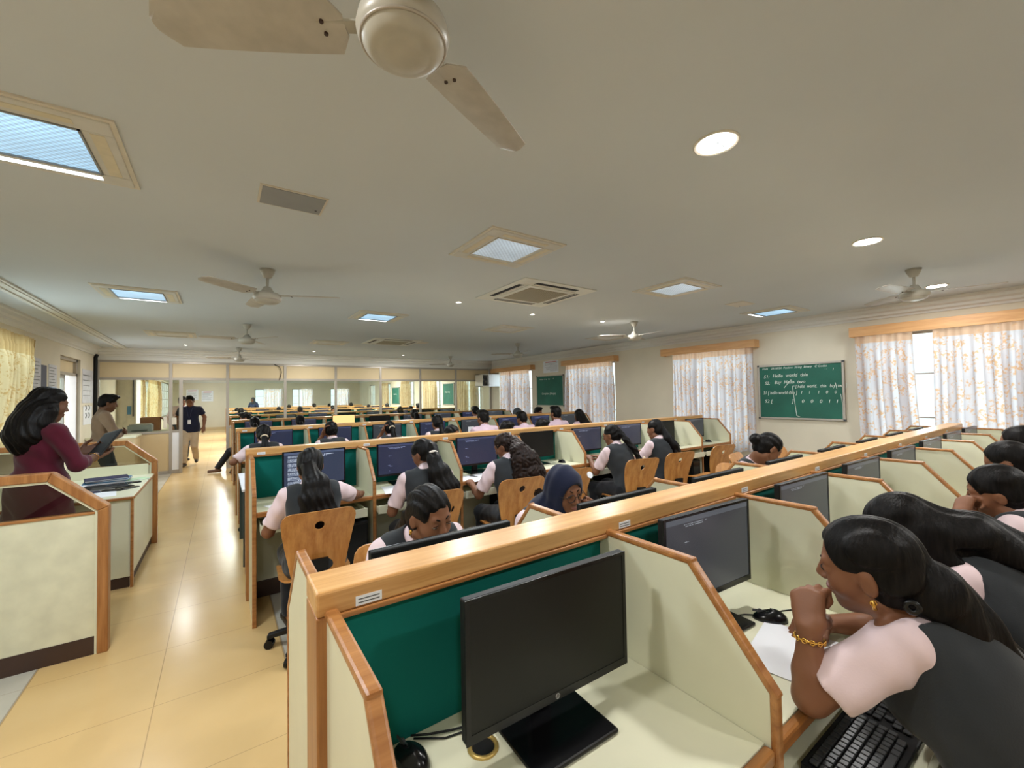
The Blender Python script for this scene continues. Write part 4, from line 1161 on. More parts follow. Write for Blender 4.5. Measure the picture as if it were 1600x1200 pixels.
class Field:
    def __init__(self, lo, hi, h):
        self.lo = np.array(lo, float); self.h = h
        n = np.maximum(4, np.ceil((np.array(hi)-self.lo)/h).astype(int)+1)
        self.ax = [(self.lo[i] + h*np.arange(n[i])).astype(np.float32) for i in range(3)]
        self.D = np.full(tuple(n), .25, np.float32)
    def region(self, lo, hi):
        s = []
        for i in range(3):
            a = int(np.floor((lo[i]-self.lo[i])/self.h)); b = int(np.ceil((hi[i]-self.lo[i])/self.h))+1
            a = max(0, a); b = min(len(self.ax[i]), b)
            if b-a < 1: return None
            s.append(slice(a, b))
        return tuple(s)
    def op(self, prim, k=.02, mode='u'):
        f, lo, hi = prim
        pad = k + 2.5*self.h
        s = self.region(lo-pad, hi+pad)
        if s is None: return
        X = self.ax[0][s[0]][:, None, None]; Y = self.ax[1][s[1]][None, :, None]; Z = self.ax[2][s[2]][None, None, :]
        d = f(X, Y, Z).astype(np.float32); D = self.D[s]
        if mode == 'u':
            hh = np.maximum(k - np.abs(D-d), 0)/k; self.D[s] = np.minimum(D, d) - hh*hh*k*.25
        else:
            d = -d
            hh = np.maximum(k - np.abs(D-d), 0)/k; self.D[s] = np.maximum(D, d) + hh*hh*k*.25
    def cut(self, p, n):
        """keep the side the normal points away from"""
        n = nrm(n)
        d = (self.ax[0][:, None, None]-p[0])*n[0] + (self.ax[1][None, :, None]-p[1])*n[1] + (self.ax[2][None, None, :]-p[2])*n[2]
        self.D = np.maximum(self.D, d.astype(np.float32))
    def ripple(self, amp, fn):
        X = self.ax[0][:, None, None]; Y = self.ax[1][None, :, None]; Z = self.ax[2][None, None, :]
        self.D += np.where(np.abs(self.D) < .05, amp*fn(X, Y, Z), 0).astype(np.float32)
    def mesh(self, name, mats, parent, matfn=None, smooth=2):
        D = self.D; D[0], D[-1], D[:, 0], D[:, -1], D[:, :, 0], D[:, :, -1] = .1, .1, .1, .1, .1, .1
        s = D < 0
        cn = np.zeros(tuple(n-1 for n in D.shape), np.int8)
        for a in (0, 1):
            for b in (0, 1):
                for c in (0, 1):
                    cn += s[a:D.shape[0]-1+a, b:D.shape[1]-1+b, c:D.shape[2]-1+c]
        act = (cn > 0) & (cn < 8)
        I = np.array(np.nonzero(act)).T; n = len(I)
        if n == 0: return None
        vid = np.full(act.shape, -1, np.int32); vid[act] = np.arange(n)
        P = np.zeros((n, 3)); cnt = np.zeros(n)
        cor = [(a, b, c) for a in (0, 1) for b in (0, 1) for c in (0, 1)]
        vals = {q: D[I[:, 0]+q[0], I[:, 1]+q[1], I[:, 2]+q[2]] for q in cor}
        for a in cor:
            for ax in range(3):
                if a[ax]: continue
                b = list(a); b[ax] = 1; b = tuple(b)
                da, db = vals[a], vals[b]; m = (da < 0) != (db < 0)
                t = da[m]/(da[m]-db[m]); q = np.tile(np.array(a, float), (m.sum(), 1)); q[:, ax] += t
                P[m] += q; cnt[m] += 1
        P = (P/cnt[:, None] + I)*self.h + self.lo
        F = []
        for ax in range(3):
            A = s.take(range(s.shape[ax]-1), ax); B = s.take(range(1, s.shape[ax]), ax)
            cr = A != B
            idx = np.array(np.nonzero(cr)).T; fl = A[cr]
            o1, o2 = [(1, 2), (2, 0), (0, 1)][ax]
            ok = (idx[:, o1] > 0) & (idx[:, o2] > 0) & (idx[:, o1] < act.shape[o1]) & (idx[:, o2] < act.shape[o2])
            idx = idx[ok]; fl = fl[ok]
            def g(d1, d2):
                q = idx.copy(); q[:, o1] -= d1; q[:, o2] -= d2
                return vid[q[:, 0], q[:, 1], q[:, 2]]
            quad = np.stack([g(1, 1), g(0, 1), g(0, 0), g(1, 0)], 1)
            quad[~fl] = quad[~fl][:, ::-1]
            F.append(quad)
        F = np.concatenate(F); F = F[(F >= 0).all(1)]
        for _ in range(smooth):           # light relaxation
            acc = np.zeros_like(P); c2 = np.zeros(n)
            for k in range(4):
                a, b = F[:, k], F[:, (k+1) % 4]
                for j in range(3):
                    acc[:, j] += np.bincount(a, P[b, j], n) + np.bincount(b, P[a, j], n)
                c2 += np.bincount(a, minlength=n) + np.bincount(b, minlength=n)
            P = P*.6 + .4*acc/np.maximum(c2, 1)[:, None]
        me = bpy.data.meshes.new(name)
        me.vertices.add(n); me.vertices.foreach_set('co', P.astype(np.float32).ravel())
        m = len(F); me.loops.add(m*4); me.loops.foreach_set('vertex_index', F.astype(np.int32).ravel())
        me.polygons.add(m); me.polygons.foreach_set('loop_start', np.arange(0, m*4, 4, dtype=np.int32))
        me.update(calc_edges=True)
        me.polygons.foreach_set('use_smooth', np.ones(m, bool))
        mats = mats if isinstance(mats, (list, tuple)) else [mats]
        for q in mats: me.materials.append(q)
        if matfn is not None:
            cen = P[F].mean(1); me.polygons.foreach_set('material_index', matfn(cen).astype(np.int32))
        me.update(); me.validate()
        return link(bpy.data.objects.new(name, me), parent)

def cone(a, b, ra, rb=None):
    rb = ra if rb is None else rb
    a = np.array(a, float); b = np.array(b, float); ba = b-a; bb = max(1e-9, ba@ba); r = max(ra, rb)
    def f(X, Y, Z):
        x, y, z = X-a[0], Y-a[1], Z-a[2]
        t = np.clip((x*ba[0]+y*ba[1]+z*ba[2])/bb, 0, 1)
        return np.sqrt((x-t*ba[0])**2 + (y-t*ba[1])**2 + (z-t*ba[2])**2) - (ra+(rb-ra)*t)
    return f, np.minimum(a, b)-r, np.maximum(a, b)+r
def ell(c, r, R=None):
    c = np.array(c, float); r = np.array(r, float); R = np.eye(3) if R is None else R
    def f(X, Y, Z):
        x, y, z = X-c[0], Y-c[1], Z-c[2]
        q = [(R[0, i]*x + R[1, i]*y + R[2, i]*z)/r[i] for i in range(3)]
        k0 = np.sqrt(q[0]**2+q[1]**2+q[2]**2)+1e-6
        k1 = np.sqrt((q[0]/r[0])**2+(q[1]/r[1])**2+(q[2]/r[2])**2)+1e-6
        return k0*(k0-1)/k1
    e = np.sqrt(((R*r)**2).sum(1))
    return f, c-e, c+e
def grow(prim, d):
    f, lo, hi = prim
    return (lambda X, Y, Z: f(X, Y, Z)-d), lo-d, hi+d
def clipped(prim, p, n):
    f, lo, hi = prim; n = nrm(n)
    return (lambda X, Y, Z: np.maximum(f(X, Y, Z), (X-p[0])*n[0]+(Y-p[1])*n[1]+(Z-p[2])*n[2])), lo, hi
def rotm(yaw=0, pitch=0, roll=0):
    """yaw>0 turns towards -x, pitch>0 looks down, roll>0 tips the crown towards -x"""
    cy_, sy = math.cos(yaw), math.sin(yaw); cp, sp = math.cos(-pitch), math.sin(-pitch); cr, sr = math.cos(-roll), math.sin(-roll)
    Rz = np.array([[cy_, -sy, 0], [sy, cy_, 0], [0, 0, 1]]); Rx = np.array([[1, 0, 0], [0, cp, -sp], [0, sp, cp]]); Ry = np.array([[cr, 0, sr], [0, 1, 0], [-sr, 0, cr]])
    return Rz @ Rx @ Ry

def fabric(name, col, rough=.85, var=.07, bump=.2, bs=260):
    return plain(name, col, rough, var, 8, bump, bs, spec=.2, sheen=.15)
M['skin'] = plain('brown_skin', srgb(124, 82, 58), .5, .05, 14, .05, 300, spec=.35)
M['skind'] = plain('deep_brown_skin', srgb(104, 70, 50), .5, .05, 14, .05, 300, spec=.35)
M['lips'] = plain('lips', srgb(132, 76, 68), .4, .04)
M['vest'] = fabric('charcoal_waistcoat', srgb(44, 47, 50))
M['shirt'] = fabric('pale_pink_shirt', srgb(220, 198, 202), bump=.12)
M['pinkshirt'] = fabric('lilac_pink_shirt', srgb(206, 182, 196), bump=.12)
M['maroon'] = fabric('maroon_tunic', srgb(80, 20, 38))
M['tan'] = fabric('tan_check_shirt', srgb(142, 120, 100), var=.14)
M['navy'] = fabric('navy_tshirt', srgb(30, 34, 56))
M['trouser'] = fabric('black_trousers', srgb(30, 31, 36))
M['khaki'] = fabric('khaki_trousers', srgb(198, 180, 156))
M['slate'] = fabric('slate_trousers', srgb(62, 70, 78))
M['scarf'] = fabric('navy_headscarf', srgb(22, 28, 52), bump=.1)
M['greyscarf'] = fabric('grey_headscarf', srgb(70, 76, 84))
M['bluedress'] = fabric('blue_patterned_dress', srgb(60, 72, 104), var=.3)
M['shoe'] = plain('dark_shoe_leather', srgb(34, 32, 32), .4, .1)
M['brownshoe'] = plain('brown_shoe_leather', srgb(92, 62, 44), .4, .1)
M['eye'] = plain('eye_white', srgb(160, 148, 138), .3, .02)
M['iris'] = plain('dark_iris', srgb(34, 22, 16), .12, .1)
M['band'] = plain('white_hair_band', srgb(226, 216, 206), .7, .05)
M['bead'] = plain('cream_flower_clip', srgb(226, 206, 176), .6, .08)
def hairmat(name, c0, c1):
    m, t, b = newmat(name)
    co = t.obj()
    f = t.noise(co, 10.0, 5.0, (9, 9, 1.2))
    t.set(b, 'Base Color', t.ramp(f, [(.35, c0), (.7, c1)]))
    b.inputs['Roughness'].default_value = .42; b.inputs['Specular IOR Level'].default_value = .13
    bn = t.node('ShaderNodeBump', {'Height': t.noise(co, 18.0, 5.0, (9, 9, 1.0)), 'Strength': .5, 'Distance': .004})
    t.set(b, 'Normal', bn.outputs[0])
    return m
M['hair'] = hairmat('black_hair', srgb(9, 8, 8), srgb(25, 22, 21))
M['curlyhair'] = hairmat('dark_brown_curly_hair', srgb(20, 14, 13), srgb(50, 37, 32))

def ik(S_, W, hint, l1, l2):
    d = W-S_; L = np.linalg.norm(d)
    if L > (l1+l2)*.995: W = S_ + d/L*(l1+l2)*.995; d = W-S_; L = np.linalg.norm(d)
    a = (l1*l1-l2*l2+L*L)/(2*L); hgt = math.sqrt(max(0, l1*l1-a*a))
    u = d/L; n = hint - u*(hint@u); n = nrm(n)
    return S_ + u*a + n*hgt, W

def hand_prims(w, f, n, curl, s=1.0, thumb=None, spread=.06, side=1, thumbcurl=.5):
    """w wrist, f finger direction, n palm normal, side: +1 thumb along f x n"""
    f = nrm(f); n = nrm(n - f*(n@f)); t = np.cross(f, n)*side
    pr = []
    base = [(.030, .080), (.010, .085), (-.010, .082), (-.028, .074)]       # along t, along f
    lens = [(.040, .024, .019), (.044, .027, .020), (.041, .025, .019), (.032, .019, .017)]
    for (bt, bf) in base: pr.append((cone(w+f*.008*s+t*bt*.45*s, w+(f*bf+t*bt)*s, .0165*s, .0115*s), .016))
    pr.append((ell(w+f*.045*s, np.array([.036, .048, .014])*s, np.stack([t, f, n], 1)), .012))
    for i, ((bt, bf), ls) in enumerate(zip(base, lens)):
        p = w+(f*bf+t*bt)*s; c = curl[i] if hasattr(curl, '__len__') else curl
        d0 = nrm(f + t*spread*(1.2-i)); ang = 0; r = .0095 if i < 3 else .0082
        for k in range(3):
            ang += c*(.8, 1.05, .8)[k]
            d = d0*math.cos(ang) + n*math.sin(ang)
            q = p + d*ls[k]*s
            pr.append((cone(p, q, r*s, r*.9*s), .0035 if k else .008)); p = q; r *= .92
    th0 = w+(f*.018+t*.022)*s
    td = nrm(f*.62+t*.72+n*.35) if thumb is None else nrm(thumb)
    p1 = th0+td*.042*s; d2 = nrm(td + f*.45 - t*thumbcurl*.5 + n*thumbcurl*.45); p2 = p1+d2*.032*s; d3 = nrm(d2 - t*thumbcurl*.3 + n*thumbcurl*.4 + f*.1); p3 = p2+d3*.024*s
    pr += [(cone(th0, p1, .0155*s, .0125*s), .012), (cone(p1, p2, .0115*s, .0105*s), .004), (cone(p2, p3, .0105*s, .009*s), .004)]
    return pr

DEF = dict(h=.011, male=False, stand=False, H=(0, 0, .545), lean=18, side=0, twist=0, head=(0, 12, 0), neckfwd=None, sc=1.0,
           aL=None, aR=None, hL=None, hR=None, eL=None, eR=None, outfit='vest', hair='pony', face=True, skin='skin', haircol='hair', legs=True)

def person(name, label, loc, rz, group=None, **kw):
    g = dict(DEF); g.update(kw); h = g['h']; sc = g['sc']
    male = g['male']
    H = V3(*g['H']) if not g['stand'] else V3(0, 0, .93*sc)
    le, sd, tw = (math.radians(g[k]) for k in ('lean', 'side', 'twist'))
    u = nrm(V3(math.sin(sd), math.sin(le), math.cos(le)))
    TL = .47*sc
    N = H + u*TL if 'N' not in g else V3(*g['N'])
    u = nrm(N-H); TL = np.linalg.norm(N-H)
    sx = V3(math.cos(tw), math.sin(tw), 0); sx = nrm(sx - u*(sx@u)); fw = np.cross(u, sx); fw = fw if fw[1] > 0 or abs(tw) > 1.2 else -fw
    T = np.stack([sx, fw, u], 1)
    if np.linalg.det(T) < 0: fw = -fw; T = np.stack([sx, fw, u], 1)
    def tp(x, y, z): return H + T @ V3(x*sc, y*sc, z*TL/.47)
    hw = (.178 if male else .158)*sc
    ShL = V3(*g['shL']) if 'shL' in g else tp(-hw/sc, .005, .425)
    ShR = V3(*g['shR']) if 'shR' in g else tp(hw/sc, .005, .425)
    # head
    yaw, pit, rol = (math.radians(q) for q in g['head'])
    Rh = rotm(yaw, pit, rol)
    if 'Hc' in g: Hc = V3(*g['Hc'])
    else:
        nd = nrm(u*.6 + V3(0, 0, .5) + fw*(.22 + .5*math.sin(max(0, pit))))
        Hc = N + nd*.150*sc + fw*.01
    hs = sc*(1.0 if not male else 1.04)
    def hp(x, y, z): return Hc + Rh @ (V3(x, y, z)*hs)
    nb = hp(0, -.03, -.075)
    # arms
    l1, l2 = .265*sc, .235*sc
    def arm(S_, a, e, s_):
        if a is None: W = tp(s_*.16, .30, .12)
        else: W = V3(*a)
        if e is not None and not isinstance(e, str): return V3(*e), W
        hint = V3(s_*.55, -.35, -1.0)
        return ik(S_, W, hint, l1, l2)
    EL, WL = arm(ShL, g['aL'], g['eL'], -1); ER, WR = arm(ShR, g['aR'], g['eR'], 1)
    # legs
    if g['stand']:
        st = g.get('stride', 0.0)
        hips = [H + V3(s_*.085, 0, -.03)*sc for s_ in (-1, 1)]
        ank = [V3(-.09, -st, .085), V3(.09, st, .085)]
        ank = [a*sc for a in ank]
        if st: ank[0][2] += .05
        kn = []
        for hpz, a in zip(hips, ank):
            k_, _ = ik(hpz, a, V3(0, 1, 0), .43*sc, .42*sc); kn.append(k_)
    else:
        hips = [H + V3(s_*.085, .02, -.01) for s_ in (-1, 1)]
        kn = [V3(s_*.10, .41, .50) for s_ in (-1, 1)]; ank = [V3(s_*.10, g.get('footy', .36), .085) for s_ in (-1, 1)]
        if 'kn' in g: kn = [V3(*q) for q in g['kn']]; ank = [V3(*q) for q in g['ank']]
    fdir = [nrm(V3(s_*.15, 1, 0)) for s_ in (-1, 1)]
    if 'fdir' in g: fdir = [V3(*q) for q in g['fdir']]
    # ---- primitives
    torso = [(ell(tp(0, -.005, .02), (.165*sc, .118*sc, .115*sc), T), .05), (ell(tp(0, .0, .17), ((.15 if male else .128)*sc, .098*sc, .15*sc), T), .05),
             (ell(tp(0, -.002, .32), ((.168 if male else .145)*sc, .108*sc, .155*sc), T), .05),
             (cone(ShL*.86+ShR*.14, ShR*.86+ShL*.14, .058*sc), .05), (cone(tp(0, -.012, .40), N*.5+nb*.5, .075*sc, .052*sc), .04)]
    if not male: torso += [(ell(tp(s_*.062, .078, .31), (.06*sc, .05*sc, .06*sc), T), .03) for s_ in (-1, 1)]
    neck = [(cone(N - u*.02, nb, .050*sc, (.054 if male else .048)*sc), .025)]
    headp = [(ell(hp(0, -.012, .032), V3(.074, .092, .086)*hs, Rh), .02), (ell(hp(0, .024, -.035), V3(.058, .062, .078)*hs, Rh), .03), (cone(hp(-.012, .058, -.094), hp(.012, .058, -.094), .021*hs), .03),
             (ell(hp(.036, .050, -.028), V3(.026, .028, .030)*hs, Rh), .02), (ell(hp(-.036, .050, -.028), V3(.026, .028, .030)*hs, Rh), .02),
             (cone(hp(-.052, -.01, -.068), hp(0, .045, -.098), .020*hs, .018*hs), .02), (cone(hp(.052, -.01, -.068), hp(0, .045, -.098), .020*hs, .018*hs), .02)]
    feat = []
    if g['face']:
        feat = [(cone(hp(-.034, .072, .026), hp(.034, .072, .026), .012*hs), .012, 'u'),
                (ell(hp(.031, .094, .004), V3(.017, .016, .0125)*hs, Rh), .012, 's'), (ell(hp(-.031, .094, .004), V3(.017, .016, .0125)*hs, Rh), .012, 's'),
                (cone(hp(0, .080, .016), hp(0, .101, -.026), .0085*hs, .0115*hs), .010, 'u'), (ell(hp(.012, .092, -.031), V3(.0085, .010, .008)*hs, Rh), .006, 'u'), (ell(hp(-.012, .092, -.031), V3(.0085, .010, .008)*hs, Rh), .006, 'u'),
                (ell(hp(0, .084, -.058), V3(.024, .012, .0075)*hs, Rh), .006, 'u'), (ell(hp(0, .082, -.070), V3(.020, .012, .0085)*hs, Rh), .006, 'u')]
        for s_ in (-1, 1):
            feat += [(ell(hp(s_*.031, .0722, .004), V3(.0150, .0150, .0150)*hs, Rh), .003, 'u'),]
    ears = [(ell(hp(s_*.076, -.008, -.006), V3(.009, .019, .031)*hs, Rh @ rotm(s_*.25)), .008) for s_ in (-1, 1)]
    armsp = []
    ar = 1.12 if male else 1.0
    for Sh, E_, W in ((ShL, EL, WL), (ShR, ER, WR)):
        armsp += [(cone(Sh, E_, .047*sc*ar, .037*sc*ar), .03), (cone(E_, E_*.65+W*.35, .036*sc*ar, .037*sc*ar), .02), (cone(E_*.65+W*.35, W, .037*sc*ar, .0245*sc*ar), .015)]
    legp = []
    for hp_, k_, a_, fd in zip(hips, kn, ank, fdir):
        legp += [(cone(hp_, k_, .088*sc, .058*sc), .04), (cone(k_, k_*.65+a_*.35, .055*sc, .055*sc), .03), (cone(k_*.65+a_*.35, a_, .055*sc, .036*sc), .02)]
        foot = [(cone(a_-V3(0, 0, .045)-fd*.035, a_+fd*.135-V3(0, 0, .058), .036*sc, .026*sc), .02)]
        legp += foot
    hands = []
    for W, E_, hh, s_ in ((WL, EL, g['hL'], -1), (WR, ER, g['hR'], 1)):
        if hh is None: hh = dict(n=(0, 0, -1), curl=.35)
        f_ = V3(*hh['f']) if 'f' in hh else (W-E_)
        hands += hand_prims(W, f_, V3(*hh['n']), hh.get('curl', .4), sc*hh.get('s', 1.0), hh.get('thumb'), hh.get('spread', .06), hh.get('side', s_*-1 if hh.get('flip') else s_), hh.get('tc', .5))
    allp = torso + neck + headp + armsp + hands + (legp if g['legs'] else [])
    lo = np.min([p[0][1] for p in allp], 0)-.05; hi = np.max([p[0][2] for p in allp], 0)+.05
    F = Field(lo, hi, h)
    for p, k in torso+neck+headp: F.op(p, k)
    for p, k in armsp: F.op(p, k)
    if g['legs']:
        for p, k in legp: F.op(p, k)
    for p, k, m in feat: F.op(p, k, m)
    for p, k in ears: F.op(p, k)
    if h < .008:
        for s_ in (-1, 1): F.op(ell(hp(s_*.086, -.002, -.004), V3(.006, .009, .017)*hs, Rh @ rotm(s_*.25)), .004, 's')
    for p, k in hands: F.op(p, max(k, h*.4))
    root = F.mesh(name, M[g['skin']], None, smooth=1 if h < .008 else 2)
    root.location = loc; root.rotation_euler = (0, 0, rz)
    tag(root, label, 'person', group)
    # ---- face parts
    if g['face'] and h < .009:
        for s_ in (-1, 1):
            if g.get('eyes', 1):
                mb = MB(); mb.smooth = True
                rr = .0142*hs; c = hp(s_*.031, .0735, .0035)
                vs = []; fs = []; nr, ns = 8, 14
                ax = nrm(Rh @ V3(-s_*.02, 1, g.get('gaze', -.12))); t1 = nrm(np.cross(ax, V3(0, 0, 1))); t2 = np.cross(ax, t1)
                for i in range(1, nr):
                    a = PI*i/nr*.5
                    for k in range(ns):
                        q = 2*PI*k/ns; vs.append(c + rr*(ax*math.cos(a) + (t1*math.cos(q)*.99 + t2*math.sin(q)*.36)*math.sin(a)))
                vs.append(c + ax*rr); top = len(vs)-1
                for k in range(ns): mb_i = None
                mb.v = [tuple(p) for p in vs]
                for k in range(ns):
                    mb.f.append((k, (k+1) % ns, top)); mb.mi.append(1); mb.sm.append(True)
                for i in range(nr-2):
                    for k in range(ns):
                        l = (k+1) % ns
                        mb.f.append((i*ns+k, (i+1)*ns+k, (i+1)*ns+l, i*ns+l)); mb.mi.append(1 if i < 2 else 0); mb.sm.append(True)
                mb.build('eye', [M['eye'], M['iris']], root)
            P = [hp(s_*(.014+.031*q), .0855-.019*q*q-.004*q, .026+.007*math.sin(PI*q*.75)) for q in (0, .2, .4, .6, .8, 1)]
            MB().tube(P, [.0022*hs, .0034*hs, .0036*hs, .0032*hs, .0024*hs, .0012*hs], 6).build('eyebrow', M['hair'], root, smooth=True)
            P = [hp(s_*.031+.0132*math.cos(a), .0735+math.sqrt(.0156**2-(.0132*math.cos(a))**2-(.0052*math.sin(a))**2), .0035+.0056*math.sin(a)) for a in np.linspace(.1, PI-.1, 9)]
            MB().tube(P, .0013*hs, 5).build('eyelash', M['hair'], root, smooth=True)
        G_ = Field(hp(0, .085, -.064)-.045, hp(0, .085, -.064)+.045, .0035 if h < .006 else .005)
        G_.op((ell(hp(0, .0855, -.0580), V3(.0235, .012, .0065)*hs, Rh)), .003); G_.op((ell(hp(0, .0840, -.0695), V3(.0195, .012, .0080)*hs, Rh)), .003)
        G_.mesh('lips', M['lips'], root, smooth=1)
    # ---- hair / scarf
    hm = M[g['haircol']]
    style = g['hair']
    tailpts = []
    bk = -.135
    if style in ('pony', 'ponylow', 'curly', 'plait'):
        b0 = hp(0, -.112, .02 if style != 'ponylow' else -.03)
        tl = g.get('tail')
        if tl is not None: tailpts = [(b0, .030)] + [(V3(*p), r) for p, r in tl]
        else:
            w = {'pony': .042, 'ponylow': .05, 'curly': .085, 'plait': .034}[style]
            tailpts = [(b0, .026), (b0 + V3(0, -.035, -.03), .034), (tp(0, bk, .40), w*.9), (tp(.01, bk-.005, .28), w*1.05), (tp(.0, bk, .14), w), (tp(.0, bk+.01, .03), w*.55)]
    elif style in ('long', 'loose'):
        tl = g.get('tail')
        if tl is not None: tailpts = [(hp(0, -.06, -.04), .075)] + [(V3(*p), r) for p, r in tl]
        else: tailpts = [(hp(0, -.055, -.03), .078), (tp(0, bk+.045, .42), .082), (tp(.0, bk+.02, .32), .075), (tp(0, bk+.01, .20), .05)]
    if style in ('hijab', 'hood'):
        pts = [hp(0, -.01, .035), N, tp(0, 0, .36)]
        F2 = Field(np.min(pts, 0)-.24, np.max(pts, 0)+.24, max(h, .006))
        F2.op(ell(hp(0, -.012, .032), V3(.091, .108, .103)*hs, Rh), .02); F2.op(cone(hp(0, -.01, -.03), N+u*.0, .085*hs, .082*sc), .05)
        F2.op(ell(hp(0, .0, -.095), V3(.072, .085, .05)*hs, Rh), .05)
        F2.op(ell(tp(0, .0, .44), (.15*sc, .115*sc, .10*sc), T), .06)
        F2.ripple(.0025, lambda X, Y, Z: np.sin(34*Z + 22*X + 9*np.sin(12*Y)))
        F2.op(ell(hp(0, .100, -.020), V3(.064, .082, .086)*hs, Rh), .010, 's')
        F2.mesh('headscarf', M['scarf' if style == 'hijab' else 'greyscarf'], root)
    else:
        pts = [p for p, r in tailpts] + [Hc]
        rr = max([r for p, r in tailpts] + [.13])
        F2 = Field(np.min(pts, 0)-rr-.06, np.max(pts, 0)+rr+.06, max(h*.9, .005))
        if style == 'short':
            F2.op(ell(hp(0, -.016, .045), V3(.084, .100, .090)*hs, Rh), .02); F2.op(ell(hp(0, -.05, -.01), V3(.074, .062, .07)*hs, Rh), .02)
            F2.op(ell(hp(0, .05, .105), V3(.066, .055, .032)*hs, Rh), .03)
            F2.ripple(.004, lambda X, Y, Z: np.sin(70*X + 40*Z) * np.sin(65*Y - 30*Z))
            F2.op(ell(hp(0, .108, -.042), V3(.076, .075, .100)*hs, Rh), .008, 's')
            for s_ in (-1, 1): F2.op(ell(hp(s_*.088, .03, -.05), V3(.022, .055, .05)*hs, Rh), .008, 's')
            F2.cut(hp(0, 0, -.075), Rh @ V3(0, .5, -1))
        else:
            F2.op(ell(hp(0, -.016, .036), V3(.081, .099, .090)*hs, Rh), .02); F2.op(ell(hp(0, -.045, -.02), V3(.074, .068, .075)*hs, Rh), .03)
            if style == 'bun': F2.op(ell(hp(0, -.128, .0), V3(.050, .042, .046)*hs, Rh), .012)
            if style in ('long', 'loose'):
                for s_ in (-1, 1): F2.op(cone(hp(s_*.060, -.012, -.01), hp(s_*.066, -.025, -.14), .034*hs, .040*hs), .03)
            for (a, ra), (b, rb) in zip(tailpts[:-1], tailpts[1:]):
                F2.op(cone(a, b, ra, rb), .02)
                if style in ('curly', 'loose', 'long') or g.get('wide'):
                    wx = .55
                    for s_ in (-1, 1): F2.op(cone(a+sx*s_*ra*wx, b+sx*s_*rb*wx, ra*.72, rb*.72), .03)
            if style == 'curly': F2.ripple(.011, lambda X, Y, Z: np.sin(95*X + 2.5*np.sin(50*Z)) * np.sin(80*Z + 3*np.sin(45*X)) * np.sin(70*Y + 20*Z + 1))
            elif style == 'plait': F2.ripple(.007, lambda X, Y, Z: np.abs(np.sin(62*Z + 50*np.abs(X)))*1.0-.4)
            else: F2.ripple(.0035, lambda X, Y, Z: np.sin(150*X + 5*np.sin(14*Z) + 40*Y) + .6*np.sin(90*X - 9*Z + 3))
            F2.op(ell(hp(0, .110, -.040), V3(.083, .085, .120)*hs, Rh), .014, 's')
            if style not in ('long', 'loose'):
                for s_ in (-1, 1): F2.op(ell(hp(s_*.089, .036, -.032), V3(.032, .062, .064)*hs, Rh), .014, 's')
        F2.mesh('hair', hm, root)
        if style in ('pony', 'ponylow', 'curly', 'plait') and h < .012 and g.get('bandc'):
            MB().torus(tailpts[0][0]*.4+tailpts[1][0]*.6, .033, .010, tailpts[1][0]-tailpts[0][0], 16, 8).build('hair_band', M[g['bandc']], root, smooth=True)
    # ---- clothes
    out = g['outfit']
    sleeve = {'vest': .80, 'pink': .85, 'maroon': 1.45, 'tan': 1.85, 'navy': .62, 'dress': 1.5, 'white': 1.7}[out]
    shm = {'vest': 'shirt', 'pink': 'pinkshirt', 'maroon': 'maroon', 'tan': 'tan', 'navy': 'navy', 'dress': 'bluedress', 'white': 'shirt'}[out]
    pts = [H, N, EL, ER, ShL, ShR, WL, WR]
    F3 = Field(np.min(pts, 0)-.27, np.max(pts, 0)+.20, max(h, .006))
    hem = .0
    for p, k in torso[:4] + torso[5:]: F3.op(grow(p, .010), k)
    F3.op(cone(tp(0, -.012, .40), N*.8+nb*.2, .082*sc, .062*sc), .04)
    if out in ('maroon', 'dress'):
        for s_ in (-1, 1): F3.op(cone(H+V3(s_*.05, 0, .05), H+V3(s_*.075, .01, -.24), .135, .15), .05)
    elif out != 'vest': F3.op(ell(tp(0, -.005, -.03), (.178*sc, .13*sc, .11*sc), T), .05)
    for Sh, E_, W in ((ShL, EL, WL), (ShR, ER, WR)):
        if sleeve <= 1:
            q = Sh + (E_-Sh)*sleeve
            F3.op(clipped(cone(Sh, E_, .061*sc*ar, .060*sc*ar), q, E_-Sh), .02)
        else:
            q = E_ + (W-E_)*(sleeve-1)
            F3.op(cone(Sh, E_, .060*sc*ar, .050*sc*ar), .03); F3.op(clipped(cone(E_, W, .050*sc*ar, .040*sc*ar), q, W-E_), .02)
    nn = nrm(nb-N)
    F3.op(cone(N + nn*(.098 if out != 'maroon' else .068), N + nn*.22, .068, .11), .006, 's')
    if out == 'navy':
        for s_ in (-1, 1): F3.op(cone(H+V3(s_*.055, 0, .06), H+V3(s_*.06, .0, -.16), .125, .128), .05)
        F3.cut(H+V3(0, 0, -.13), V3(0, 0, -1))
    if out == 'vest': F3.cut(tp(0, 0, -.02), -u)
    wr = lambda X, Y, Z: np.sin(46*Z + 30*X + 3*np.sin(20*Y)) * np.sin(28*Y - 18*X + 2)
    if h < .014: F3.ripple(.0042, wr)
    F3.mesh({'vest': 'shirt', 'pink': 'shirt', 'maroon': 'tunic', 'tan': 'shirt', 'navy': 'tshirt', 'dress': 'dress', 'white': 'shirt'}[out], M[shm], root)
    if out in ('vest', 'pink', 'tan', 'white') and h < .013:
        # collar leaves standing round the neck
        F4 = Field(N-.14, N+.14, .005 if h < .008 else .007)
        F4.op(cone(N-nn*.010, N+nn*.046, .072*sc, .062*sc), .005)
        F4.op(cone(N-nn*.06, N+nn*.12, .062*sc, .057*sc), .004, 's')
        F4.op(cone(N+fw*.07+nn*.05, N+fw*.13-nn*.05, .030), .006, 's')
        F4.mesh('collar', M[shm], root, smooth=1)
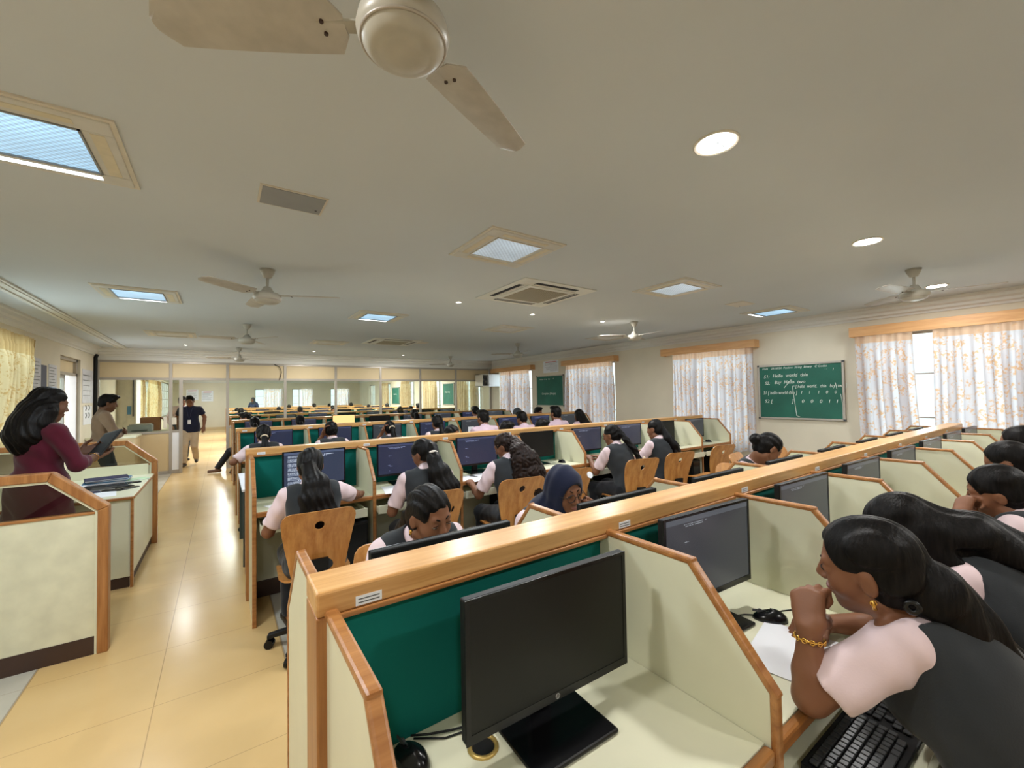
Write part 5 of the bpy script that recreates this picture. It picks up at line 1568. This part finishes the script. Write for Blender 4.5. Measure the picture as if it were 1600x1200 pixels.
    if out == 'vest':
        F5 = Field(np.min([H, N], 0)-.26, np.max([H, N], 0)+.22, max(h, .006))
        for p, k in torso[:4] + torso[5:]: F5.op(grow(p, .020), k)
        F5.op(cone(tp(0, -.012, .40), N*.9+nb*.1, .088*sc, .070*sc), .04)
        F5.op(ell(tp(0, -.005, -.02), (.182*sc, .135*sc, .09*sc), T), .04)
        F5.op(cone(N-u*.012, N+nn*.10, .074*sc, .088*sc), .008, 's')
        F5.op(cone(N+fw*.055, tp(0, .15, .25), .052, .012), .008, 's')
        for Sh, s_, E_ in ((ShL, -1, EL), (ShR, 1, ER)):
            d = nrm(nrm(E_-Sh)*.75 + sx*s_*.9)
            F5.op(cone(Sh+sx*s_*g.get('vcut', .062)+d*.02, Sh+sx*s_*g.get('vcut', .062)+d*.20, .066*sc, .085*sc), .010, 's')
        if h < .014: F5.ripple(.002, wr)
        F5.mesh('waistcoat', M['vest'], root)
    if g['legs']:
        tm = g.get('trousers', 'trouser')
        pts = [H] + hips + kn + ank
        F6 = Field(np.min(pts, 0)-.2, np.max(pts, 0)+.2, max(h, .009))
        F6.op(ell(H+V3(0, -.005, .0), (.178*sc, .132*sc, .115*sc)), .05)
        for hp_, k_, a_ in zip(hips, kn, ank):
            F6.op(cone(hp_, k_, .102*sc, .073*sc), .05); F6.op(clipped(cone(k_, a_, .071*sc, .058*sc), a_+V3(0, 0, .0), a_-k_), .03)
        if h < .014: F6.ripple(.003, wr)
        F6.mesh('trousers', M[tm], root)
        for a_, fd in zip(ank, fdir):
            F7 = Field(a_-.22, a_+.22, max(h, .009))
            F7.op(cone(a_-V3(0, 0, .045)-fd*.038, a_+fd*.145-V3(0, 0, .055), .042*sc, .033*sc), .02); F7.cut(V3(0, 0, a_[2]-.082), V3(0, 0, -1)); F7.cut(V3(0, 0, a_[2]-.012), V3(0, 0, 1))
            F7.mesh('shoe', M[g.get('shoes', 'shoe')], root)
    root['_j'] = 0
    del root['_j']
    root_j = dict(hp=hp, Hc=Hc, Rh=Rh, WL=WL, WR=WR, EL=EL, ER=ER, tp=tp, tail=tailpts, N=N, fw=fw, sx=sx, u=u, hs=hs)
    return root, root_j

def bracelet(root, W, E_, m, r=.031, nm='bracelet', links=True):
    c = np.array(W)*.86+np.array(E_)*.14; ax = np.array(W)-np.array(E_)
    mb = MB().torus(c, r, .0022, ax, 28, 6)
    if links:
        a = Vector(ax).normalized(); t = Vector((0, 0, 1)) if abs(a.z) < .9 else Vector((1, 0, 0)); uu = a.cross(t).normalized(); ww = a.cross(uu)
        for k in range(12):
            q = 2*PI*k/12; e = uu*math.cos(q)+ww*math.sin(q)
            mb.torus(Vector(c)+e*(r+.001), .0052, .0016, e, 10, 5)
    return mb.build(nm, M[m], root, smooth=True)
def glasses(root, J):
    hp = J['hp']; mb = MB()
    for s_ in (-1, 1):
        mb.tube([hp(s_*.033+.024*math.cos(a), .101, .002+.019*math.sin(a)) for a in np.linspace(0, 2*PI, 20)[:-1]], .0017, 6, True)
        mb.tube([hp(s_*.056, .100, .006), hp(s_*.075, .06, .006), hp(s_*.080, .0, .004)], .0016, 6)
    mb.tube([hp(-.010, .101, .004), hp(0, .104, .008), hp(.010, .101, .004)], .0016, 6)
    return mb.build('glasses', M['black'], root, smooth=True)
def earring(root, J, s_, m='gold', drop=True):
    hp = J['hp']; mb = MB().torus(hp(s_*.084, -.008, -.044), .006, .0017, Vector(J['Rh'] @ V3(1, .3, 0)), 14, 6)
    if drop: mb.cyl(hp(s_*.085, -.008, -.038), hp(s_*.086, -.008, -.058), .003, .005, 10)
    return mb.build('earring', M[m], root, smooth=True)
M['dullscreen'] = plain('dull_dark_screen', srgb(26, 27, 30), .7, .05, spec=.2)

# ------------------------------------------------------------------ the people in the room
def W2L(loc):          # world to the frame of a person who faces +y
    return lambda x, y, z: (x-loc[0], y-loc[1], z)
DESKL, DESKR = (-.14, .43, .80), (.14, .43, .80)
# front bench, seats on this side
loc = (1.42, .06, 0); L = W2L(loc)
a, J = person('person', 'girl in charcoal waistcoat resting chin on fist, gold bracelet, long straight hair down her back', loc, 0, 'students in waistcoats', h=.0052, vcut=.088,
    N=L(1.40, .285, 1.03), shL=L(1.275, .290, .975), shR=L(1.545, .28, .985), Hc=L(1.315, .36, 1.120), head=(8, 10, 14),
    eL=L(1.172, .438, .815), aL=L(1.198, .446, .965), hL=dict(f=(.34, .16, .80), n=(.82, -.10, -.30), curl=1.45, thumb=(.75, -.05, -.25), tc=.9),
    eR=L(1.71, .41, .82), aR=L(1.585, .545, .812), hR=dict(f=(-.75, .55, -.12), n=(-.15, .1, -1), curl=(.9, .95, 1.0, 1.0)),
    hair='ponylow', tail=[(L(1.355, .255, 1.085), .070), (L(1.400, .205, 1.01), .056), (L(1.435, .155, .93), .048), (L(1.46, .10, .84), .044), (L(1.475, .05, .74), .040), (L(1.485, .01, .64), .026)])
bracelet(a, J['WL'], J['EL'], 'gold'); earring(a, J, -1)
MB().torus(J['hp'](-.078, -.075, -.045), .011, .007, (1, .2, 0), 14, 6).build('hair_clip', M['blackgloss'], a, smooth=True)
tag(MB().tube([(1.505, .60, .796), (1.53, .585, .83), (1.575, .56, .885)], [.0022, .0042, .0042], 8).tube([(1.503, .601, .788), (1.505, .60, .797)], [.0008, .0022], 8).build('pen', M['bluepen'], smooth=True), 'blue pen held over the paper behind the raised fist', 'pen')
loc = (2.05, .05, 0); L = W2L(loc)
a, J = person('person', 'girl bowed low over her desk, loose hair flowing back, next past the gold bracelet', loc, 0, 'students in waistcoats', h=.0065,
    N=L(2.02, .30, 1.005), shL=L(1.925, .285, .945), shR=L(2.19, .29, .95), Hc=L(1.955, .425, 1.065), head=(8, 48, 12),
    eL=L(1.86, .43, .825), aL=L(1.98, .60, .815), eR=L(2.27, .44, .83), aR=L(2.14, .60, .815),
    hair='loose', tail=[(L(2.0, .27, 1.085), .062), (L(2.06, .17, 1.03), .060), (L(2.11, .07, .93), .070), (L(2.14, .0, .80), .06), (L(2.15, -.03, .70), .03)])
loc = (2.95, .03, 0); L = W2L(loc)
a, J = person('person', 'girl with fist pressed to her mouth and a silver bracelet', loc, 0, 'students in waistcoats', h=.0065,
    N=L(2.96, .235, .99), shL=L(2.835, .25, .935), shR=L(3.10, .24, .945), Hc=L(2.925, .315, 1.075), head=(6, 16, 12),
    eL=L(2.85, .36, .82), aL=L(2.80, .415, .975), hL=dict(f=(.50, -.12, .60), n=(.7, -.55, -.3), curl=1.3, thumb=(.7, -.3, -.2), tc=.9),
    eR=L(3.20, .40, .82), aR=L(3.02, .50, .81), hair='pony', tail=[(L(2.96, .17, 1.06), .04), (L(3.0, .09, .97), .045), (L(3.02, .05, .85), .04), (L(3.03, .03, .75), .02)])
bracelet(a, J['WL'], J['EL'], 'silver', .030); bracelet(a, np.array(J['WL'])*.9+np.array(J['EL'])*.1, J['EL'], 'silver', .0315, links=False)
for (x, y, z, lb, hr, pitch) in ((3.70, .35, 1.12, 'girl whose dark crown shows over the silver bracelet girl', 'ponylow', 18), (4.47, .365, 1.165, 'girl farthest along the front bench, only dark hair showing', 'pony', 6)):
    loc = (x+.02, y-.28, 0); L = W2L(loc)
    person('person', lb, loc, 0, 'students in waistcoats', h=.011, N=L(x+.02, y-.085, z-.085), Hc=L(x, y, z), head=(0, pitch, 6), aL=(-.14, .47, .81), aR=(.14, .47, .81), hair=hr)
# front bench, far side: they face the camera
FACE = dict(h=.0062)
a, J = person('person', 'girl peering down over her black monitor, hair tied back, small earring', (.68, 1.86, 0), PI, 'students in waistcoats', **FACE, sc=.97, Hc=(.0, .30, 1.085), N=(.0, .20, .985),
    head=(12, 16, -6), aL=(-.13, .44, .81), aR=(.13, .44, .81), hair='ponylow', bandc=None, gaze=-.45)
earring(a, J, 1, drop=True)
a, J = person('person', 'girl in navy headscarf and glasses with hand against her mouth', (1.41, 1.87, 0), PI, 'students in waistcoats', **FACE, sc=.97, Hc=(.0, .29, 1.075), N=(.0, .19, .965),
    head=(-4, 10, -4), eL=(-.25, .36, .82), aL=(-.150, .385, .945), hL=dict(f=(.58, .06, .50), n=(.25, -.85, .2), curl=.9, thumb=(.5, -.3, .4), tc=.5), aR=(.14, .44, .81), hair='hijab')
glasses(a, J)
a, J = person('person', 'girl bowed low beneath the chalkboard with sums, dark hair in a bun', (3.55, 1.86, 0), PI, 'students in waistcoats', h=.008, sc=.97, Hc=(.0, .30, 1.10), N=(.0, .20, .99),
    head=(52, 38, 0), aL=(-.14, .44, .81), aR=(.14, .44, .81), hair='bun')
# second bench, seen from behind
B2 = dict(h=.0075, sc=.96, group='students in waistcoats')
a, J = person('person', 'girl with low wavy ponytail, one hand on a mouse, end booth of the second bench', (.49, 2.90, 0), 0, **B2, lean=14, head=(-14, 18, 0), aL=(-.20, .40, .74), aR=(.41, .50, .80), hR=dict(f=(.2, 1, -.05), n=(0, 0, -1), curl=.4),
    hair='ponylow', wide=True, tail=[((0, -.035, 1.02), .058), ((-.005, -.05, .94), .076), ((.01, -.06, .84), .078), ((.0, -.06, .75), .06), ((.0, -.06, .69), .025)])
a, J = person('person', 'girl with straight ponytail and white hair band, head turned aside', (1.27, 2.90, 0), 0, **B2, lean=12, twist=-14, head=(30, 22, 6), aL=(-.14, .40, .74), aR=(.14, .42, .78), hair='pony', bandc='band',
    wide=True, tail=[((.03, .0, 1.09), .036), ((.05, -.05, 1.0), .060), ((.08, -.07, .89), .084), ((.09, -.08, .77), .080), ((.09, -.08, .68), .04)])
a, J = person('person', 'girl with very curly hair spreading over her back, cream clip', (2.05, 2.90, 0), 0, **B2, lean=14, twist=-10, head=(34, 24, 6), aL=(-.20, .42, .76), aR=(.12, .42, .78), hair='curly', haircol='curlyhair', bandc='bead',
    tail=[((.03, -.01, 1.09), .06), ((.06, -.05, 1.01), .092), ((.09, -.06, .89), .115), ((.10, -.07, .77), .115), ((.10, -.07, .68), .07)])
a, J = person('person', 'girl with glasses, white flower clip low on her plait, leaning to her screen', (3.56, 2.96, 0), 0, **B2, lean=20, twist=-8, head=(18, 14, 4), aL=(-.10, .46, .80), aR=(.10, .46, .80), hair='plait',
    tail=[((.04, .06, 1.05), .034), ((.08, -.02, .95), .032), ((.11, -.06, .84), .030), ((.12, -.07, .76), .018)])
glasses(a, J)
mb = MB(); c = Vector((.115, -.105, .86)); mb.smooth = True
for k in range(6):
    q = 2*PI*k/6; mb.cyl(c, c + Vector((.018*math.cos(q), -.012, .018*math.sin(q))), .004, .011, 8)
mb.cyl(c+Vector((0, -.002, 0)), c+Vector((0, -.016, 0)), .007, n=10).build('flower_clip', M['bead'], a)
a, J = person('person', 'girl with low curled ponytail sitting upright, two seats before the bench end', (4.26, 2.98, 0), 0, **B2, lean=12, twist=-8, head=(14, 10, 0), aL=(-.14, .44, .80), aR=(.14, .44, .80), hair='ponylow',
    tail=[((.03, .0, 1.02), .045), ((.06, -.06, .94), .048), ((.08, -.08, .86), .042), ((.08, -.08, .80), .02)])
# second bench, far side
for x, lb, hr in ((2.33, 'girl looking over the second bench, low beside the long plait', 'ponylow'), (3.14, 'person peering over the second bench with dark hair, beside the first boyish pink shirt', 'short'), (3.75, 'person peering over the second bench between two pink shirts', 'short')):
    person('person', lb, (x, 4.88, 0), PI, 'students in waistcoats', h=.0095, sc=.95, lean=20, head=(25, 14, 0), aL=DESKL, aR=DESKR, hair=hr)
# third bench
B3 = dict(h=.011, face=False, aL=DESKL, aR=DESKR)
for x, yy, lb, kw in ((.43, 5.86, 'girl with hair clip at the aisle end of the third bench, arm past the post', dict(hair='ponylow', bandc='bead', aL=(-.30, .30, .80), eL=(-.32, .10, .82))),
        (1.22, 5.86, 'girl raising a hand to her cheek, third bench', dict(hair='bun', aL=(-.10, .20, 1.08), eL=(-.22, .30, .83), hL=dict(f=(.3, -.2, 1), n=(.5, -.5, 0), curl=.6))),
        (2.02, 5.86, 'small girl with hand by her ear, third bench', dict(hair='pony', sc=.95, bandc='bead', aL=(-.11, .19, 1.05), eL=(-.22, .30, .82), hL=dict(f=(.3, -.2, 1), n=(.5, -.5, 0), curl=.6))),
        (2.75, 5.86, 'girl with a long thick tail of hair, third bench', dict(hair='ponylow', sc=1.0, lean=10)),
        (3.57, 5.86, 'student in lilac pink shirt before the screen with a taped paper', dict(hair='short', outfit='pink', male=True, sc=1.05, lean=8, head=(12, 8, 0))),
        (4.41, 5.86, 'student in pink shirt leaning in, third bench middle, dark covered hair', dict(hair='short', outfit='pink', male=True, sc=.99, lean=14, head=(10, 12, 0))),
        (5.13, 5.86, 'upright student in pink shirt with thick short hair under the small chalkboard', dict(hair='short', outfit='pink', male=True, sc=1.06, lean=5, head=(4, 2, 0))),
        (5.83, 5.86, 'long haired student in pink shirt at the far end of the third bench', dict(hair='long', outfit='pink', sc=1.0, lean=16, head=(10, 10, 0)))):
    k = dict(B3); k.update(kw); person('person', lb, (x, yy, 0), 0, 'students on the third bench', **k)
for x, lb, hr in ((5.52, 'person facing this way behind the third bench with grey covered hair', 'hood'), (6.12, 'person facing this way behind the third bench, dark hair, beside the thick short hair', 'short')):
    person('person', lb, (x, 7.9, 0), PI, 'students on the third bench', h=.013, lean=14, sc=1.0, head=(10, 8, 0), aL=DESKL, aR=DESKR, hair=hr)
# fourth bench and beyond the glass: a few figures, copied
far_a, _ = person('person', 'girl at the aisle end of the fourth bench with a white clip in dark hair', (.50, 8.80, 0), 0, 'students near and beyond the glass', h=.016, face=False, aL=DESKL, aR=DESKR, hair='ponylow')
far_b, _ = person('person', 'person with large bushy dark head, fourth bench middle', (3.55, 8.80, 0), 0, 'students near and beyond the glass', h=.016, face=False, aL=DESKL, aR=DESKR, hair='curly', sc=1.02, lean=12)
far_c, _ = person('person', 'short haired student at the fourth bench, behind the pink shirt before the taped paper', (5.12, 8.80, 0), 0, 'students near and beyond the glass', h=.016, face=False, male=True, outfit='pink', aL=DESKL, aR=DESKR, hair='short', sc=1.03, lean=10)
far_d, _ = person('person', 'dark head just beyond the glass under the larger far chalkboard, facing this way', (5.25, 13.75, 0), PI, 'students near and beyond the glass', h=.016, aL=DESKL, aR=DESKR, hair='pony', lean=16)
for src, x, y, rz, lb in ((far_a, 1.25, 8.8, 0, 'second girl from the aisle at the fourth bench, dark bowed head with clip'), (far_a, 0.49, 19.4, 0, 'dark square shaped head beyond the glass by the partition post at the aisle'),
        (far_c, 0.5, 15.55, 0, 'dark head beyond the glass, first booth, just under the hooded woman'), (far_a, 1.93, 19.4, 0, 'dark head beyond the glass to one side of the first mid post'),
        (far_b, 2.76, 23.3, 0, 'round dark head beyond the glass, touching the mid post'), (far_c, 2.18, 15.55, 0, 'head of thick black hair beyond the glass under the middle far window'),
        (far_c, 3.91, 23.3, 0, 'dark head beyond the glass below the middle far curtain'), (far_b, 4.63, 23.3, 0, 'bulky dark head next to the middle far curtain, beyond the glass'),
        (far_a, 4.01, 19.4, 0, 'broad dark head beyond the glass just aside of the third post'), (far_d, 3.18, 15.6, PI, 'low dark head facing this way beyond the glass, second bench'),
        (far_c, 5.73, 23.3, 0, 'head held in a raised arm beyond the glass under the far corner curtain'), (far_a, 5.57, 19.4, 0, 'first of two dark heads together beneath the smallest far chalkboard'),
        (far_b, 6.41, 19.4, 0, 'second of two dark heads together beneath the smallest far chalkboard'), (far_b, 4.32, 11.85, 0, 'dark head close behind the glass between two mid posts'),
        (far_c, 6.39, 15.55, 0, 'dark head beyond the glass beneath the curtain next to the larger far chalkboard')):
    o = dup(src, (x, y, 0), rz, lb)
person('person', 'student on the fourth bench, trousered leg and brown shoe stretched into the aisle', (.52, 10.74, 0), PI/2, 'students near and beyond the glass', h=.011, face=False, hair='short', male=True, outfit='pink', shoes='brownshoe', lean=5,
    aL=(-.13, .12, .72), aR=(.13, .12, .72), eL=(-.22, -.06, .80), eR=(.22, -.06, .80), kn=[(-.09, .30, .50), (.15, .38, .45)], ank=[(-.08, .20, .085), (.24, .60, .10)])
# standing
a, J = person('person', 'woman with long black hair in a maroon tunic, holding a black tablet', (-1.06, 4.33, 0), math.radians(-52), 'people standing', h=.007, stand=True, outfit='maroon', hair='long', lean=2, N=(0, .02, 1.40), Hc=(0, .055, 1.552), head=(-6, 14, 0), trousers='slate', sc=1.0,
    aL=(-.13, .29, 1.17), eL=(-.24, .08, 1.12), aR=(.06, .29, 1.145), eR=(.23, .10, 1.12), hL=dict(f=(.35, .8, .2), n=(.8, -.2, .4), curl=.6), hR=dict(f=(-.5, .75, .15), n=(-.1, .3, 1), curl=.5), skin='skind',
    tail=[((0, -.01, 1.50), .098), ((.0, -.04, 1.42), .104), ((.0, -.065, 1.34), .106), ((.0, -.075, 1.27), .07)])
bracelet(a, J['WR'], J['ER'], 'gold', .032, links=False)
def world_of(o, p):
    q = o.rotation_euler.z; return (o.location.x + p[0]*math.cos(q) - p[1]*math.sin(q), o.location.y + p[0]*math.sin(q) + p[1]*math.cos(q), p[2])
t = thing('tablet', 'black tablet in the hands of the woman in maroon', 'tablet', world_of(a, (-.03, .385, 1.225)))
t.rotation_euler = (math.radians(48), math.radians(-12), math.radians(-50))
MB().box(-.10, .10, -.13, .13, -.008, .008).build('case', M['black'], t, .005); MB().box(-.09, .09, -.115, .115, .0081, .0086).build('screen', M['dullscreen'], t)
a, J = person('person', 'man in tan shirt with arms crossed, standing beside the partition', (-1.46, 8.55, 0), math.radians(-75), 'people standing', h=.009, stand=True, male=True, outfit='tan', hair='short', lean=2, head=(-4, 12, 0), trousers='slate', sc=1.0, skin='skind',
    eL=(-.27, .12, 1.10), aL=(.04, .25, 1.10), hL=dict(f=(1, .1, .1), n=(0, -1, 0), curl=.4), eR=(.27, .12, 1.08), aR=(-.05, .22, 1.06), hR=dict(f=(-1, .05, .1), n=(0, -1, 0), curl=.4))
a, J = person('person', 'man in navy shirt and khaki trousers with a lanyard, walking in through the doorway', (-.62, 12.75, 0), PI-.12, 'people standing', h=.010, stand=True, male=True, outfit='navy', hair='short', lean=1, head=(0, 4, 0), trousers='khaki', sc=1.0, stride=.16,
    aL=(-.27, .05, .92), eL=(-.27, -.06, 1.15), aR=(.24, -.05, .90), eR=(.28, -.08, 1.14))
MB().tube([(-.065, .01, 1.44), (-.055, .10, 1.38), (-.03, .142, 1.25), (.0, .145, 1.10)], .006, 6).tube([(.065, .01, 1.44), (.055, .10, 1.38), (.03, .142, 1.25), (.0, .145, 1.10)], .006, 6).build('lanyard', M['navyposter'], a, smooth=True)
MB().box(-.03, .03, .138, .146, 1.00, 1.10).build('identity_card', M['white'], a, .002)
person('person', 'man in pale shirt half hidden behind the glass beside the doorway', (-.86, 13.9, 0), PI+.3, 'people standing', h=.013, stand=True, male=True, outfit='white', hair='short', lean=1, head=(0, 6, 0), aL=(-.24, .1, .92), aR=(.24, .1, .92), trousers='slate')
person('person', 'hooded woman in blue standing at the far wall window', (1.38, 25.6, 0), math.radians(150), 'people standing', h=.016, stand=True, outfit='dress', hair='hood', lean=4, aL=(-.2, .25, 1.0), aR=(.2, .25, 1.0))

# ------------------------------------------------------------------ light
def area(name, loc, rot, sx, sy, power, col, disk=False, spread=PI):
    l = bpy.data.lights.new(name, 'AREA'); l.energy = power; l.color = col
    l.shape = 'DISK' if disk else 'RECTANGLE'; l.size = sx; l.size_y = sy; l.spread = spread
    o = bpy.data.objects.new(name, l); o.location = loc; o.rotation_euler = rot
    return link(o)
WARM = (1.0, .985, .955); COOL = (.82, .92, 1.0); DAY = (.82, .91, 1.0)
for x, y, e in ((1.78, .955, 11), (3.92, .993, 18), (6.30, 1.03, 10), (-.5, -1.2, 15), (1.78, -1.2, 13), (3.92, -1.2, 20), (6.3, -1.2, 14), (-.5, .95, 12)):  # those out of view are added fill, with no downlight fitted there
    area('downlight_and_fill', (x, y, ZC-.012), (0, 0, 0), .15, .15, e, WARM, True)
for x, y in SP:
    l = bpy.data.lights.new('spot_light', 'AREA'); l.shape = 'DISK'; l.size = .05; l.energy = 17; l.color = WARM
    o = bpy.data.objects.new('spot_light', l); o.location = (x, y, ZC-.012); link(o)
for x, y, s, lb in TR:
    if s != 'off': area('lamp_and_fill', (x, y, ZC-.03), (0, 0, 0), .36, .36, (22 if y < 3 and x < 0 else 12 if x < 6 else 5) if s == 'on' else 14 if x < 3 else 8, COOL)
for x, y in ((.3, 14.5), (3.5, 14.5), (.3, 18), (3.5, 18), (.3, 22), (3.5, 22), (5.8, 16), (5.8, 20)):  # added to brighten the room beyond the glass, no fittings modelled
    area('lamp_and_fill', (x, y, ZC-.03), (0, 0, 0), .5, .5, 75, WARM)
for a, b, z0, z1 in RW:
    area('daylight', (XR+.5, (a+b)/2, (z0+z1)/2+.1), (0, PI/2, 0), z1-z0+.4, b-a+.5, 22*(b-a), DAY)
for i in (0, 2, 3, 4):
    a, b, z0, z1 = LW[i]
    area('daylight', (XL-.5, (a+b)/2, (z0+z1)/2+.1), (0, -PI/2, 0), z1-z0+.4, b-a+.5, 22*(b-a), DAY)
area('daylight', (XL-.6, 9.9, 1.2), (0, -PI/2, 0), 2.2, 1.2, 30, DAY)
for a, b in FW:
    area('daylight', ((a+b)/2, YF+.5, 1.5), (-PI/2, 0, 0), b-a+.4, 1.6, 45, DAY)
w = bpy.data.worlds.new('sky'); S.world = w; w.use_nodes = True
bg = w.node_tree.nodes['Background']; bg.inputs[0].default_value = (.80, .90, 1.0, 1); bg.inputs[1].default_value = 1.0

# ------------------------------------------------------------------ camera
cam = bpy.data.cameras.new('camera'); co = bpy.data.objects.new('camera', cam); link(co)
cam.sensor_fit = 'HORIZONTAL'; cam.sensor_width = 36; cam.lens = 651/1600*36; cam.clip_start = .03; cam.clip_end = 200
ya, pi_, ro = math.radians(34.88), math.radians(1.503), math.radians(-1.02)
f = Vector((math.sin(ya)*math.cos(pi_), math.cos(ya)*math.cos(pi_), math.sin(pi_)))
r0 = Vector((math.cos(ya), -math.sin(ya), 0)); u0 = r0.cross(f)
r_ = r0*math.cos(ro) + u0*math.sin(ro); u_ = -r0*math.sin(ro) + u0*math.cos(ro)
co.matrix_world = Matrix(((r_.x, u_.x, -f.x, 0), (r_.y, u_.y, -f.y, 0), (r_.z, u_.z, -f.z, 1.56), (0, 0, 0, 1)))
S.camera = co
S.view_settings.view_transform = 'Standard'; S.view_settings.look = 'None'
S.view_settings.gamma = 1; S.view_settings.use_curve_mapping = False
S.view_settings.exposure = 0.66
cy = S.cycles
cy.use_denoising = True
cy.max_bounces = 8; cy.diffuse_bounces = 5; cy.glossy_bounces = 4; cy.transmission_bounces = 4; cy.transparent_max_bounces = 12
cy.caustics_reflective = False; cy.caustics_refractive = False; cy.sample_clamp_indirect = 6.0
